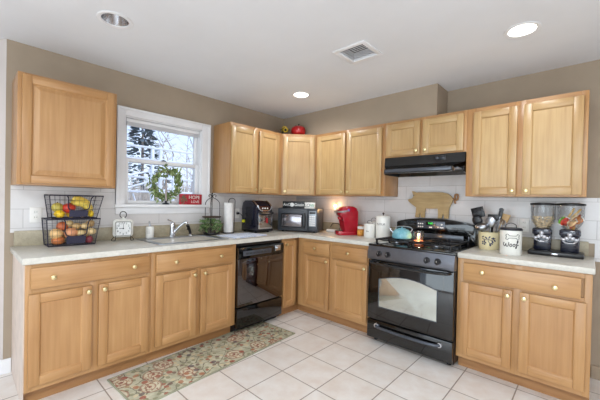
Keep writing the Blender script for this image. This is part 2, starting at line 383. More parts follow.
# diagonal corner wall cabinet
r = thing('kitchen_cabinet', 'diagonal single-door maple corner wall cabinet above the microwave', 'cabinet', (0, 0, UB), 0, GU)
m = MB(); m.prism([(.002, -.002), (.002, -.6095), (.306, -.6095), (.6095, -.298), (.6095, -.002)], 0, .745); m.build('carcass', WV, r, 30)
A, B = Vector((.319, -.6095, 0)), Vector((.6095, -.31, 0)); L = (B-A).length; an = math.atan2(B.y-A.y, B.x-A.x)
fr = bpy.data.objects.new('door_mount', None)
bpy.data.objects.remove(fr)
mt = Matrix.Translation(A) @ Matrix.Rotation(an, 4, 'Z')
m = MB(); m.box(0, .04, 0, .018, 0, .745, .001, 0, mt); m.box(L-.04, L, 0, .018, 0, .745, .001, 0, mt); m.box(.04, L-.04, .0004, .018, 0, .04, 0, 1, mt); m.box(.04, L-.04, .0004, .018, .71, .745, 0, 1, mt); m.build('face_frame', WOOD, r, 30)
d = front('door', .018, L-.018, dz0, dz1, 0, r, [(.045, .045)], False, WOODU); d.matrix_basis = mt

BT = .878
kn = .655
dt0, dt1, db0, db1 = .712, .845, .135, .692
nearcab = cabinet('maple base cabinet under the fruit baskets, nearest end of the window counter', (.001, -3.0, 0), 90, .7365, .6195, BT,
        [('drawer', .024, .715, dt0+.015, dt1+.01, [(.13, .79), (.60, .79)]), ('door', .014, .342, db0, db1+.004, [(.318, kn+.008)]), ('door', .382, .714, db0, db1+.004, [(.41, kn+.008)])], GB, .1, (.362,), (.708,))
MB().box(-.004, -.0002, -.60, -.002, .0, BT-.002).build('end_panel', mat('pale_end_panel', (222, 204, 190), .5), nearcab)
cabinet('maple sink base cabinet between fruit-basket cabinet and dishwasher', (.001, -2.2635, 0), 90, .785, .6195, BT,
        [('drawer', .03, .745, dt0, dt1+.01, [(.18, .785), (.60, .785)]), ('door', .03, .37, db0, db1, [(.345, kn)]), ('door', .412, .745, db0, db1, [(.44, kn)])], GB, .1, (.391,), (.702,), ch=.70)
cabinet('narrow one-door maple corner base cabinet right of the dishwasher', (.001, -.868, 0), 90, .866, .6195, BT,
        [('door', .016, .212, .12, .85, [(.04, .815)])], GB, .1, (.24,), (), extra=(.347, .846, -.6195, -.5))
cabinet('maple base cabinet with two drawers and two doors left of the range', (.6215, -.001, 0), 0, .9445, .591, BT,
        [('drawer', .085, .452, dt0, dt1, [(.268, .78)]), ('drawer', .49, .912, dt0, dt1, [(.70, .78)]), ('door', .095, .452, db0, db1, [(.428, kn)]), ('door', .49, .915, db0, db1, [(.89, kn)])], GB, .1, (.471,), (.702,))
cabinet('maple base cabinet under the cereal dispenser, right of the range', (2.336, -.001, 0), 0, .78, .591, BT,
        [('drawer', .045, .728, dt0, dt1, [(.178, .79), (.60, .765)]), ('door', .03, .365, db0, db1, [(.34, kn)]), ('door', .41, .755, db0, db1, [(.437, kn)])], GB, .1, (.387,), (.702,))
# ------------------------------------------------------------------ countertops
r = thing('countertop', 'L-shaped cream laminate countertop with sink cut-out from fruit baskets to range', 'countertop', (0, 0, BT+.0008))
th = CT-BT-.0008
m = MB(); m.prism([(.001, -.001), (.001, -3.019), (.65, -3.019), (.65, -.622), (1.569, -.622), (1.569, -.001)], 0, th, bev=.008)
o = m.build('slab', LAM, r, 40)
m = MB(); m.box(.11, .545, -2.15, -1.56, -.05, .1); cut(o, m)
m = MB(); m.box(.0075, .025, -3.0, -.026, th-.001, th+.112, .003); m.box(.0255, 1.565, -.025, -.0075, th-.001, th+.112, .003); m.build('backsplash_lip', LIP, r, 40)
r = thing('countertop', 'short cream laminate countertop between the range and the wall end', 'countertop', (2.337, 0, BT+.0008))
m = MB(); m.prism([(0, -.001), (0, -.622), (.79, -.622), (.79, -.001)], 0, th, bev=.008); m.build('slab', LAM, r, 40)
m = MB(); m.box(0, .755, -.025, -.0075, th-.001, th+.112, .003); m.build('backsplash_lip', LIP, r, 40)
#PART2
# ------------------------------------------------------------------ dishwasher
r = thing('dishwasher', 'built-in gloss black dishwasher between two maple base cabinets', 'dishwasher', (.001, -1.477, 0), 90)
m = MB(); m.box(.004, .604, -.60, -.02, .03, .872); m.build('tub_body', BLACKM, r)
m = MB(); m.box(.008, .60, -.648, -.6, .262, .725, .006); m.build('door', DWG, r)
m = MB(); m.prism([(-.6, .729), (-.652, .729), (-.656, .80), (-.648, .838), (-.6, .842)], .008, .60, mtx=Matrix(((0, 0, 1, 0), (1, 0, 0, 0), (0, 1, 0, 0), (0, 0, 0, 1)))); c = m.build('control_panel', BLACKG, r)
m = MB(); m.box(.06, .42, -.662, -.65, .752, .80, .004); m.build('button_strip', GREYG, c, 40)
m = MB(); m.box(.47, .545, -.668, -.648, .765, .825, .006); m.box(.485, .53, -.68, -.66, .782, .808, .006); m.build('latch', CHROME, c, 40)
m = MB()
for k in range(6): m.box(.085+k*.05, .115+k*.05, -.6635, -.661, .768, .782, .001)
m.build('buttons', BLACKM, c)
m = MB(); m.box(.008, .60, -.62, -.56, .848, .872); m.build('top_trim', BLACKM, r)
m = MB(); m.box(.008, .60, -.645, -.6, .06, .246, .005); m.build('lower_panel', BLACKG, r)
m = MB(); m.box(.012, .596, -.56, -.4, 0, .09); m.build('toe_kick', BLACKM, r)

# ------------------------------------------------------------------ gas range
RX, RW = 1.573, .760
r = thing('gas_range', 'freestanding gloss black gas range with four burners and curved backguard', 'stove', (RX, 0, 0), 0)
m = MB(); m.box(.002, RW-.002, -.62, -.02, .03, .895); m.build('oven_body', BLACKM, r)
m = MB()
for x in (.05, RW-.05):
    for y in (-.57, -.08): m.cyl((x, y, 0), (x, y, .035), .018)
m.build('feet', BLACKM, r)
m = MB(); m.box(0, RW, -.665, -.012, .895, .915, .006); m.box(.03, RW-.03, -.62, -.10, .914, .918, .003); m.build('cooktop', BLACKG, r, 40)
m = MB(); m.prism([(-.60, .772), (-.668, .772), (-.676, .80), (-.66, .894), (-.60, .894)], .001, RW-.001, mtx=Matrix(((0, 0, 1, 0), (1, 0, 0, 0), (0, 1, 0, 0), (0, 0, 0, 1))))
cp = m.build('control_panel', mat('smoky_black_metal', (118, 120, 127), .3, .85, .1, 5), r)
for x in (.118, .203, .548, .635):
    m = MB(); mt = Matrix.Translation((x, -.6655, .832)) @ Matrix.Rotation(R(98), 4, 'X'); m.lathe([(0, 0), (.027, 0), (.027, .006), (.021, .010), (.019, .03), (0, .031)], n=20, mtx=mt)
    m.box(-.0045, .0045, -.019, .019, .028, .038, .002, mtx=mt); k = m.build('knob', BLACKM, cp)
    m = MB(); m.box(-.0012, .0012, .004, .018, .0375, .0388, mtx=mt); m.build('pointer', WHITEC, k)
# door
m = MB(); m.box(.003, RW-.003, -.662, -.62, .222, .764, .006); dr = m.build('oven_door', BLACKG, r, 40)
pts = [(.118, .345), (.635, .345), (.635, .60)]
for k in range(9):
    t = k/8; pts.append((.635-.517*t, .60+.048*math.sin(math.pi*t)*1.0 + .0*t))
m = MB(); m.prism(pts, 0, .004, mtx=Matrix.Translation((0, -.6625, 0)) @ YF, bev=.0015)
m.build('oven_window', mat('mirrored_oven_glass', (205, 210, 204), .12, .85, .05, 4), dr, 40)
fr = [(x, -.6665, z) for x, z in pts]; m = MB(); m.tube(fr, .004, 6, True); m.build('window_trim', GREYG, dr)
hp = lerp_bez([(.03, -.665, .752), (.06, -.70, .750), (.2, -.712, .745), (.38, -.716, .742), (.56, -.712, .745), (.70, -.70, .750), (.73, -.665, .752)], 6)
m = MB(); m.tube(hp, .013, 8); m.build('handle', BLACKG, dr)
m = MB(); m.box(.003, RW-.003, -.662, -.62, .045, .212, .006); dw = m.build('storage_drawer', BLACKG, r, 40)
hp = lerp_bez([(.095, -.66, .168), (.125, -.69, .166), (.25, -.70, .163), (.38, -.703, .162), (.51, -.70, .163), (.635, -.69, .166), (.665, -.66, .168)], 6)
m = MB(); m.tube(hp, .012, 8); m.build('handle', GREYG, dw)
m = MB()
for x in (.10, .66): m.lathe([(0, 0), (.024, 0), (.02, .01), (0, .012)], n=14, mtx=Matrix.Translation((x, -.662, .168)) @ Matrix.Rotation(R(90), 4, 'X'))
m.build('handle_mount', CHROME, dw)
# burners and grates
for bx, by in ((.2, -.49), (.56, -.49), (.2, -.22), (.56, -.22)):
    m = MB(); m.lathe([(0, 0), (.05, 0), (.052, .006), (.03, .012), (.03, .018), (0, .018)], (bx, by, .918), 20); b = m.build('burner', STEEL, r)
    m = MB(); m.lathe([(0, 0), (.036, 0), (.038, .004), (.03, .009), (0, .01)], (bx, by, .936), 20); m.build('burner_cap', IRON, b)
for gx0, gx1 in ((.045, .365), (.395, .715)):
    m = MB(); z = .956; e = .0075
    for y in (-.61, -.355, -.10): m.box(gx0, gx1, y-e, y+e, z-.008, z+.004, .002)
    for x in (gx0+e, gx1-e): m.box(x-e, x+e, -.61, -.10, z-.008, z+.004, .002)
    c = (gx0+gx1)/2
    for by in (-.49, -.22):
        for k in range(4):
            a = k*math.pi/2; p0 = Vector((c, by, z)); dx, dy = math.cos(a), math.sin(a)
            l = .155 if k % 2 == 0 else .125
            m.tube([p0+Vector((dx*.03, dy*.03, .0)), p0+Vector((dx*l, dy*l, -.002))], .0085, 6)
    for x in (gx0+e, gx1-e):
        for y in (-.60, -.355, -.11): m.box(x-e, x+e, y-e, y+e, .916, z, .001)
    m.build('grate', IRON, r, 40)
# backguard
pts = [(0, .915), (RW, .915), (RW, 1.098)]
for k in range(13):
    t = k/12; x = RW-.008-(RW-.016)*t; pts.append((x, 1.106+.046*math.sin(math.pi*t)**.8))
pts.append((0, 1.098))
m = MB(); m.prism(pts, 0, .07, mtx=Matrix.Translation((0, -.008, 0)) @ YF, bev=.004); bgd = m.build('backguard', BLACKG, r, 30)
up = [(.012, 1.015), (RW-.012, 1.015), (RW-.008, 1.095)]+[(RW-.012-(RW-.024)*k/12, 1.098+.042*math.sin(math.pi*k/12)**.8) for k in range(13)]+[(.008, 1.095)]
m = MB(); m.prism(up, 0, .024, mtx=Matrix.Translation((0, -.078, 0)) @ YF, bev=.004); m.build('upper_console', BLACKG, bgd, 30)
m = MB(); m.box(.225, .50, -.1055, -.101, 1.048, 1.125, .002); dp = m.build('display_panel', GREYG, bgd)
m = MB(); m.box(.315, .415, -.108, -.105, 1.085, 1.118, .001); m.build('display_screen', BLACKG, dp)
m = MB(); m.text('9:00', .026, face_m(.365, -.1085, 1.101)); m.build('green_digits', mat('green_display_digits', (60, 220, 90), .5, emit=(60, 230, 90), es=1.0), dp)
m = MB()
for k in range(4):
    for j in range(2): m.lathe([(0, 0), (.008, 0), (.007, .003), (0, .003)], n=10, mtx=Matrix.Translation((.245+k*.02 if k < 3 else .47, -.1055, 1.065+j*.03)) @ Matrix.Rotation(R(90), 4, 'X'))
for k in range(3): m.box(.43+k*.022, .444+k*.022, -.1075, -.105, 1.06, 1.072, .001)
m.box(.35, .38, -.1075, -.105, 1.056, 1.07, .001)
m.build('buttons', PLASW, dp)
m = MB()
for k in range(5): m.box(.56, .68, -.1035, -.1015, 1.052+k*.005, 1.0545+k*.005)
m.build('oven_vent', BLACKM, bgd)
m = MB(); m.box(.10, .66, -.0825, -.0775, .935, 1.0, .002); m.box(.70, .71, -.09, -.0775, .935, 1.0, .002); m.build('lower_panel', GREYG, bgd)

# ------------------------------------------------------------------ range hood
r = thing('range_hood', 'black under-cabinet range hood over the stove', 'range hood', (1.539, 0, 1.578), 0)
AX = Matrix(((0, 0, 1, 0), (1, 0, 0, 0), (0, 1, 0, 0), (0, 0, 0, 1)))
m = MB(); m.prism([(-.008, .0), (-.008, .173), (-.315, .173), (-.325, .09), (-.45, .045), (-.455, .0), (-.435, .0), (-.43, .03), (-.30, .05), (-.05, .05), (-.03, 0)], .001, .757, mtx=AX); [setattr(v.co, 'x', .379+(v.co.x-.379)*(1-.17*min(1, max(0, (-v.co.y-.325)/.125)))) for v in m.bm.verts]; hd = m.build('hood_shell', BLACKG, r)
for a_, b_ in ((.002, .016), (.742, .756)): MB().box(a_, b_, -.325, -.01, .0, .05).build('side_panel', BLACKG, r)
m = MB(); m.box(.075, .685, -.4565, -.454, .012, .04, .0005); m.build('front_trim', GREYG, r)
m = MB(); m.box(.3, .47, -.40, -.28, .028, .05, .004); m.build('lamp_cover', mat('frosted_lamp_cover', (235, 225, 190), .5), r)
m = MB(); m.box(.06, .28, -.38, -.1, .034, .05, .002); m.box(.49, .72, -.38, -.1, .034, .05, .002); m.build('grease_filter', STEEL, r)
m = MB(); m.box(.50, .60, -.3245, -.318, .115, .155, .002); s_ = m.build('switch_plate', BLACKM, r)
for x in (.525, .57): MB().box(x-.012, x+.012, -.334, -.323, .125, .145, .003).build('switch', GREYG, s_)

# ------------------------------------------------------------------ sink, faucet
r = thing('kitchen_sink', 'drop-in stainless steel sink set in the window counter', 'sink', (0, 0, CT), 0)
m = MB()
x0, x1, y0, y1 = .085, .575, -2.19, -1.53; ix0, ix1, iy0, iy1 = .19, .54, -2.14, -1.58; d = -.028
m.box(x0, ix0, y0, y1, .0004, .007, .002); m.box(ix1, x1, y0, y1, .0004, .007, .002); m.box(ix0, ix1, y0, iy0, .0004, .0068, .002); m.box(ix0, ix1, iy1, y1, .0004, .0068, .002)
m.build('rim', STEEL, r)
m = MB(); m.quads([[(ix0, iy0, .006), (ix1, iy0, .006), (ix1-.02, iy0+.02, d*5), (ix0+.02, iy0+.02, d*5)], [(ix0, iy1, .006), (ix1, iy1, .006), (ix1-.02, iy1-.02, d*5), (ix0+.02, iy1-.02, d*5)],
   [(ix0, iy0, .006), (ix0, iy1, .006), (ix0+.02, iy1-.02, d*5), (ix0+.02, iy0+.02, d*5)], [(ix1, iy0, .006), (ix1, iy1, .006), (ix1-.02, iy1-.02, d*5), (ix1-.02, iy0+.02, d*5)], [(ix0+.02, iy0+.02, d*5), (ix1-.02, iy0+.02, d*5), (ix1-.02, iy1-.02, d*5), (ix0+.02, iy1-.02, d*5)]])
m.build('basin', mat('satin_basin_steel', (164, 170, 182), .34, .9, .06, 20), r, 0)
MB().lathe([(0, 0), (.04, 0), (.042, .003), (0, .003)], (.37, -1.86, d*5), 18).build('drain', CHROME, r)
r = thing('kitchen_faucet', 'single-lever chrome kitchen faucet behind the sink', 'faucet', (.137, -1.875, CT+.007), 0)
m = MB(); m.lathe([(0, 0), (.034, 0), (.034, .006), (.026, .012), (.024, .1), (.026, .125), (.018, .138), (0, .14)], n=20); m.build('body', CHROME, r)
m = MB(); m.tube(lerp_bez([(0.005, .005, .03), (.04, .035, .08), (.075, .065, .125), (.1, .085, .145), (.106, .09, .13)], 6), .0135, 10, r1=.011); m.build('spout', CHROME, r)
m = MB(); m.tube([(0, 0, .135), (-.012, -.01, .15), (-.008, -.045, .165)], .008, 8, r1=.006); m.build('lever', CHROME, r)
r = thing('side_sprayer', 'black side sprayer standing behind the sink, right of the faucet', 'sprayer', (.135, -1.685, CT+.007), 0)
m = MB(); m.lathe([(0, 0), (.022, 0), (.02, .008), (.014, .014), (0, .014)], n=14); m.build('base', CHROME, r)
m = MB(); m.tube([(0, 0, .012), (0, -.01, .045), (.006, -.028, .085), (.01, -.04, .105)], .012, 10, r1=.017); m.build('handle', BLACKM, r)
m = MB(); m.tube([(.006, -.03, .085), (.03, -.05, .07), (.035, -.056, .064)], .006, 8); m.build('trigger', BLACKM, r)

# ------------------------------------------------------------------ microwave and sign
MA = 26
r = thing('microwave', 'charcoal countertop microwave in the corner under the diagonal cabinet', 'microwave', (.487, -.487, CT), MA)
w, h, dd = .50, .287, .32
m = MB()
for x in (-.2, .2):
    for y in (.04, dd-.05): m.cyl((x, y, 0), (x, y, .013), .014)
m.build('feet', BLACKM, r)
m = MB(); m.box(-w/2, w/2, .02, dd, .012, h, .006); m.build('case', DKGREY, r, 40)
m = MB(); m.box(-w/2, .13, -.012, .02, .014, h-.003, .008); md = m.build('door', DKGREY, r, 40)
m = MB(); m.box(-.205, .075, -.0135, -.011, .055, .225, .02, seg=4); m.build('window_frame', BLACKM, md, 40)
m = MB(); m.box(-.185, .055, -.0155, -.013, .065, .212, .004); m.build('window', mat('microwave_window_mirror', (150, 146, 150), .12, .8, .05, 4), md)
m = MB(); m.tube(lerp_bez([(.082, -.012, .235), (.1, -.035, .22), (.108, -.04, .145), (.1, -.035, .07), (.082, -.012, .055)], 6), .008, 8); m.build('handle', BLACKM, md)
m = MB(); m.box(.133, w/2, -.012, .02, .014, h-.003, .006); cp = m.build('control_panel', DKGREY, r, 40)
m = MB(); m.box(.148, w/2-.014, -.0145, -.0115, .075, h-.03, .002); m.build('keypad', mat('pale_keypad', (164, 172, 180), .35, .2), cp)
m = MB(); m.box(.155, w/2-.02, -.016, -.014, h-.062, h-.038, .001); m.build('display', BLACKM, cp)
m = MB()
for j in range(5):
    for k in range(3): m.box(.155+k*.024, .173+k*.024, -.0158, -.014, .085+j*.025, .1+j*.025, .001)
m.build('buttons', PLASW, cp)
MB().box(.155, w/2-.02, -.016, -.0115, .03, .06, .003).build('open_button', DKGREY, cp)
mrot = Matrix.Rotation(R(MA), 4, 'Z')
def onmw(x, y, z): v = mrot @ Vector((x, y, 0)); return (.487+v.x, -.487+v.y, CT+z)
r = thing('black_sign', 'black wooden sign with white letters standing on the microwave', 'sign', onmw(-.075, .06, h+.0005), MA)
m = MB(); m.box(-.142, .142, 0, .022, 0, .084, .002); m.build('board', BLACKM, r)
m = MB(); m.text('AnC', .05, face_m(-.085, -.0008, .042)); m.text('Gnoin', .05, face_m(.075, -.0008, .042)); m.build('lettering', WHITEC, r)
m = MB(); m.lathe([(0, 0), (.026, 0), (0, .002)], n=20, mtx=face_m(-.018, -.0003, .042)); m.build('oval_motif', WHITEC, r)
r = thing('white_sign', 'small white block sign with grey and green letters beside the black sign', 'sign', onmw(.135, .055, h+.0005), MA)
m = MB(); m.box(-.064, .064, 0, .025, 0, .074, .002); m.build('board', WHITEC, r)
MB().text('LO', .056, face_m(-.03, -.0008, .037)).build('grey_letters', mat('grey_letter_paint', (60, 76, 74), .5), r)
MB().text('VE', .052, face_m(.032, -.0008, .037)).build('green_letters', mat('green_letter_paint', (40, 150, 76), .5), r)

# ------------------------------------------------------------------ air fryer oven
NAVY = mat('dark_navy_gloss', (24, 26, 44), .12, .1, .1, 4, .5, .5)
r = thing('air_fryer', 'black and chrome air fryer oven beside the microwave', 'air fryer', (.02, -.972, CT), 90)
# local: x 0..w along wall, front at -y
w, dd, h = .245, .285, .372
m = MB()
for x in (.03, w-.03):
    for y in (-.03, -dd+.05): m.cyl((x, y, 0), (x, y, .016), .014)
m.build('feet', BLACKM, r)
prof = [(-.0, .014), (-dd, .014), (-dd, .235), (-dd+.012, .30), (-dd+.06, .352), (-dd+.11, h), (-.06, h), (-.02, .345), (0, .28)]
m = MB(); m.prism(prof, 0, w, mtx=AX, bev=.008); m.build('housing', NAVY, r, 40)
m = MB(); m.box(-.003, w+.003, -dd-.006, -.02, .014, .035, .004); m.build('base_trim', BLACKM, r)
m = MB(); m.box(.02, w-.02, -dd-.014, -dd+.002, .042, .235, .006); dr = m.build('door', CHROME, r, 40)
m = MB(); m.box(.04, w-.035, -dd-.017, -dd-.013, .06, .222, .003); m.build('door_window', mat('fryer_window_mirror', (170, 160, 152), .1, .9, .1, 6), dr)
m = MB(); m.box(.13, .155, -dd-.0185, -dd-.0165, .11, .17, .001); m.build('red_sticker', mat('red_sticker', (190, 30, 40), .5), dr)
m = MB(); m.tube(lerp_bez([(.026, -dd-.012, .24), (.035, -dd-.04, .225), (w/2, -dd-.052, .215), (w-.035, -dd-.04, .225), (w-.026, -dd-.012, .24)], 6), .009, 8); m.build('handle', BLACKM, dr)
a = math.atan2(.065, .012)
bez = lerp_bez([(.02, -dd+.095, .368), (.018, -dd+.01, .31), (.05, -dd-.006, .262), (w/2, -dd-.008, .255), (w-.05, -dd-.006, .262), (w-.018, -dd+.01, .31), (w-.02, -dd+.095, .368)], 7)
m = MB(); m.tube(bez, .0095, 8); m.build('chrome_bezel', CHROME, r)
m = MB(); m.quads([[(.05, -dd-.002, .268), (w-.05, -dd-.002, .268), (w-.045, -dd+.010, .308), (.045, -dd+.010, .308)]]); m.build('touch_panel', mat('touch_panel', (60, 22, 20), .15), r)
m = MB()
for k in range(3): m.cyl((.085+k*.036, -dd-.001, .284), (.085+k*.036, -dd-.006, .283), .009)
m.build('panel_buttons', PLASW, r)
m = MB()
for k in range(5): m.box(-.0025, .001, -.10-k*.022, -.088-k*.022, .09, .30, .001)
m.build('side_vent', BLACKM, r)
r = thing('power_lead', 'black plug and cord running from wall outlet to the air fryer', 'cord', (0, 0, 0))
m = MB(); m.tube(lerp_bez([(.03, -1.03, 1.135), (.06, -1.02, 1.13), (.075, -.995, 1.09), (.06, -.975, 1.02), (.05, -.962, .97)], 6), .0045, 8); m.build('cord', BLACKM, r)
m = MB(); m.box(.0125, .04, -1.047, -1.017, 1.122, 1.15, .005); m.build('plug', NAVY, r)
m = MB(); m.box(.062, .088, -1.0, -.972, 1.03, 1.062, .004); m.build('yellow_tag', mat('yellow_cord_tag', (232, 226, 40), .5), r)

# ------------------------------------------------------------------ coffee maker
r = thing('coffee_maker', 'glossy red single-cup coffee maker in front of the tiled wall', 'coffee maker', (1.035, -.225, CT), -34); r.scale = (.86, .9, .98)
# local: front at -y, depth .29
m = MB(); m.prism([(-.085, .11), (.085, .11), (.1, .06), (.1, -.10), (.08, -.145), (-.08, -.145), (-.1, -.10), (-.1, .06)], 0, .045, bev=.006); m.build('base', RED, r, 40)
m = MB(); m.box(-.065, .065, -.138, -.075, .045, .052, .002); m.build('drip_tray', BLACKM, r)
pf = [(.115, .04), (.115, .27), (.095, .315), (.05, .335), (-.03, .338), (-.09, .322), (-.125, .285), (-.13, .232), (-.11, .212), (-.085, .205), (-.075, .18), (-.072, .04)]
m = MB(); m.prism(pf, -.088, .088, mtx=AX, bev=.014); m.build('body', RED, r, 40)
m = MB(); m.lathe([(0, 0), (.028, 0), (.034, .03), (0, .03)], (0, -.10, .180), 18); m.build('brew_spout', RED, r)
m = MB(); m.tube(lerp_bez([(-.092, -.02, .285), (-.094, -.11, .272), (-.07, -.152, .27), (0, -.158, .27), (.07, -.152, .27), (.094, -.11, .272), (.092, -.02, .285)], 6), .010, 8); m.build('lid_handle', STEEL, r)
m = MB(); m.lathe([(0, 0), (.016, 0), (.014, .003), (0, .004)], n=18, mtx=Matrix.Translation((.088, -.02, .29)) @ Matrix.Rotation(R(90), 4, 'Y')); m.build('painted_highlight', mat('purple_highlight', (120, 90, 200), .3, emit=(110, 90, 230), es=.1), r)  # purple highlight painted as a small, faintly glowing disc
m = MB(); m.box(-.128, -.089, -.02, .10, .0, .27, .012); m.build('water_tank', CLEAR, r, 40)
# ------------------------------------------------------------------ canisters, spice jar
def canister(label, x, y, rr, h, name='canister', txt=None):
    r = thing(name, label, 'canister', (x, y, CT), 0, 'white ceramic canisters beside the range')
    m = MB(); m.lathe([(0, 0), (rr*.96, 0), (rr, .006), (rr, h-.008), (rr*.97, h), (0, h)], n=32); b = m.build('jar', WHITEC, r)
    m = MB(); m.lathe([(0, 0), (rr*1.02, 0), (rr*1.03, .008), (rr*.9, .018), (rr*.3, .024), (0, .024)], (0, 0, h), 32); l = m.build('lid', WHITEC, r)
    return r, b, l
def wraptext(txt, size, rr, z, ang, mats, parent, name='lettering', shear=0):
    m = MB(); m.text(txt, size, Matrix.Identity(4), .0004, 0, shear)
    for v in m.bm.verts:
        a = R(ang)+v.co.x/rr; q = rr+.0006+v.co.z
        v.co = Vector((q*math.sin(a), -q*math.cos(a), z+v.co.y))
    return m.build(name, mats, parent)
INK = mat('black_ink', (34, 32, 34), .5)
r, b, l = canister('tall white canister with black lettering and dark knob next to the range', 1.475, -.2, .077, .218)
MB().lathe([(0, 0), (.006, 0), (.006, .012), (.012, .02), (.008, .03), (0, .032)], (0, 0, .241), 14).build('lid_knob', mat('dark_wood_knob', (60, 36, 28), .4), l)
wraptext('FLOUR', .03, .077, .15, 8, INK, b)
r, b, l = canister('short white canister with wire handle lid, front of the pair', 1.347, -.26, .060, .128)
MB().tube(lerp_bez([(-.03, 0, .145), (-.026, 0, .172), (0, 0, .182), (.026, 0, .172), (.03, 0, .145)], 5), .0025, 6).build('wire_handle', IRON, l)
wraptext('tea', .024, .062, .072, 10, INK, b)
r, b, l = canister('white canister half hidden behind the short front one', 1.315, -.115, .058, .15)
MB().tube(lerp_bez([(-.03, 0, .168), (-.026, 0, .194), (0, 0, .204), (.026, 0, .194), (.03, 0, .168)], 5), .0025, 6).build('wire_handle', IRON, l)
wraptext('coffee', .024, .058, .12, 12, INK, b)
r = thing('spice_jar', 'small jar of orange spice with white lid beside the coffee maker', 'jar', (1.2, -.2, CT))
m = MB(); m.lathe([(0, 0), (.036, 0), (.038, .004), (.038, .07), (.034, .078), (0, .078)], n=24); b = m.build('jar', mat('orange_spice', (196, 128, 58), .3, var=.15), r)
m = MB(); m.lathe([(.0385, .018), (.0388, .02), (.0388, .06), (.0385, .062)], n=24); m.build('label', mat('orange_paper_label', (226, 160, 70), .6, var=.2, vs=40), b)
MB().lathe([(0, .078), (.037, .078), (.037, .102), (.034, .105), (0, .105)], n=24).build('lid', PLASW, r)
# power strip and cord between microwave and coffee maker
r = thing('power_strip', 'white power strip lying on the counter right of the microwave', 'power strip', (.80, -.12, CT+.001), 4)
m = MB(); m.box(-.13, .13, -.025, .025, 0, .034, .008); b = m.build('case', PLASW, r)
m = MB()
for k in range(5): m.box(-.095+k*.042, -.072+k*.042, -.012, .012, .0335, .035)
m.build('sockets', mat('pale_grey_plastic', (196, 196, 198), .5), b)
m = MB(); m.tube(lerp_bez([(.70, -.10, CT+.06), (.705, -.065, CT+.10), (.74, -.05, CT+.105), (.79, -.05, CT+.10), (.815, -.055, CT+.07), (.82, -.085, CT+.03), (.83, -.16, CT+.008), (.85, -.19, CT+.007)], 6), .005, 8)
solo(m, 'appliance_lead', BLACKM, 'black appliance cord looping behind the white power strip', 'cord')

# ------------------------------------------------------------------ outlets
def outlet(label, loc, rz, wd=.07, plugs=1):
    r = thing('wall_outlet', label, 'outlet', loc, rz, 'white wall outlets')
    m = MB(); m.box(-wd/2, wd/2, -.006, 0, -.058, .058, .003); p = m.build('cover_plate', PLASW, r, 40)
    for k in range(plugs):
        cx = (k-(plugs-1)/2)*.046
        for z in (-.02, .02):
            m = MB(); m.lathe([(0, 0), (.0165, 0), (.016, .002), (0, .002)], n=16, mtx=face_m(cx, -.006, z)); s_ = m.build('receptacle', WHITEC, p)
            m = MB(); m.box(cx-.0075, cx-.005, -.0085, -.0078, z-.003, z+.007); m.box(cx+.005, cx+.0075, -.0085, -.0078, z-.003, z+.007); m.build('slots', INK, s_)
    return r
outlet('white wall outlet beside the fruit baskets', (.0068, -2.878, 1.148), 90)
outlet('white wall outlet with a black plug behind the air fryer', (.0068, -1.032, 1.135), 90)
outlet('white wall outlet between the dog treat canister and the dispenser', (2.685, -.0068, 1.13), 0)
outlet('white wall outlet holding the night light', (.72, -.0068, 1.19), 0)
r = thing('night_light', 'glowing plug-in night light left of the red coffee maker', 'night light', (.72, -.0155, 1.205))
m = MB(); m.box(-.022, .022, -.03, 0, -.018, .012, .004); m.build('plug_body', PLASW, r)
m = MB(); m.lathe([(0, .012), (.018, .012), (.021, .03), (.019, .052), (.012, .062), (0, .064)], (0, -.018, 0), 18); m.build('glowing_shade', mat('warm_glow', (255, 214, 150), .5, emit=(255, 190, 110), es=6), r)
m = MB(); m.lathe([(.0, .064), (.015, .064), (.015, .07), (0, .072)], (0, -.018, 0), 14); m.build('cap', mat('brown_cap', (110, 60, 40), .5), r)
lamp('night_light_glow', 'POINT', (.72, -.06, 1.245), (0, 0, 0), 1.2, (1, .6, .28), shadow_soft_size=.02)

# ------------------------------------------------------------------ things on the stove
r = thing('tea_kettle', 'turquoise enamel tea kettle on the left rear burner grate', 'kettle', (1.785, -.415, .9605))
TEAL = mat('speckled_turquoise_enamel', (116, 178, 192), .25, 0, .09, 60, .5, .3)
m = MB(); m.lathe([(0, 0), (.086, 0), (.095, .006), (.099, .022), (.097, .045), (.086, .073), (.062, .094), (.035, .103), (0, .104)], n=32); b = m.build('body', TEAL, r)
MB().lathe([(0, .1), (.04, .099), (.036, .106), (.008, .108), (.007, .112), (.012, .118), (0, .122)], n=20).build('lid', TEAL, r)
m = MB(); m.tube(lerp_bez([(-.08, .03, .07), (-.088, .05, .10), (-.05, .06, .118), (.05, .06, .118), (.088, .05, .10), (.08, .03, .07)], 6), .0065, 8); m.build('handle', CHROME, r)
m = MB(); m.tube([(-.078, -.02, .055), (-.108, -.03, .08), (-.125, -.035, .105)], .017, 10, r1=.010); m.build('spout', STEEL, r)
r.scale = (.92, .92, .92)
r = thing('jar_candle', 'lit glass jar candle standing at the middle of the stove top', 'candle', (1.952, -.43, .9187))
m = MB(); m.lathe([(0, 0), (.047, 0), (.05, .004), (.05, .112), (.046, .122), (.046, .127), (.044, .127), (.0445, .12), (.0475, .11), (.0475, .006), (0, .005)], n=28); m.build('jar', AMBERG, r)
m = MB(); m.lathe([(0, .006), (.0465, .006), (.0465, .042), (0, .040)], n=24); wx = m.build('wax', mat('copper_wax', (226, 150, 110), .4, emit=(255, 130, 60), es=.35), r)
MB().cyl((0, 0, .04), (0, 0, .05), .0015).build('wick', INK, wx)
MB().lathe([(0, 0), (.005, .005), (.006, .012), (.003, .022), (0, .03)], (0, 0, .05), 12).build('flame', mat('candle_flame', (255, 200, 110), .5, emit=(255, 180, 80), es=10), wx)
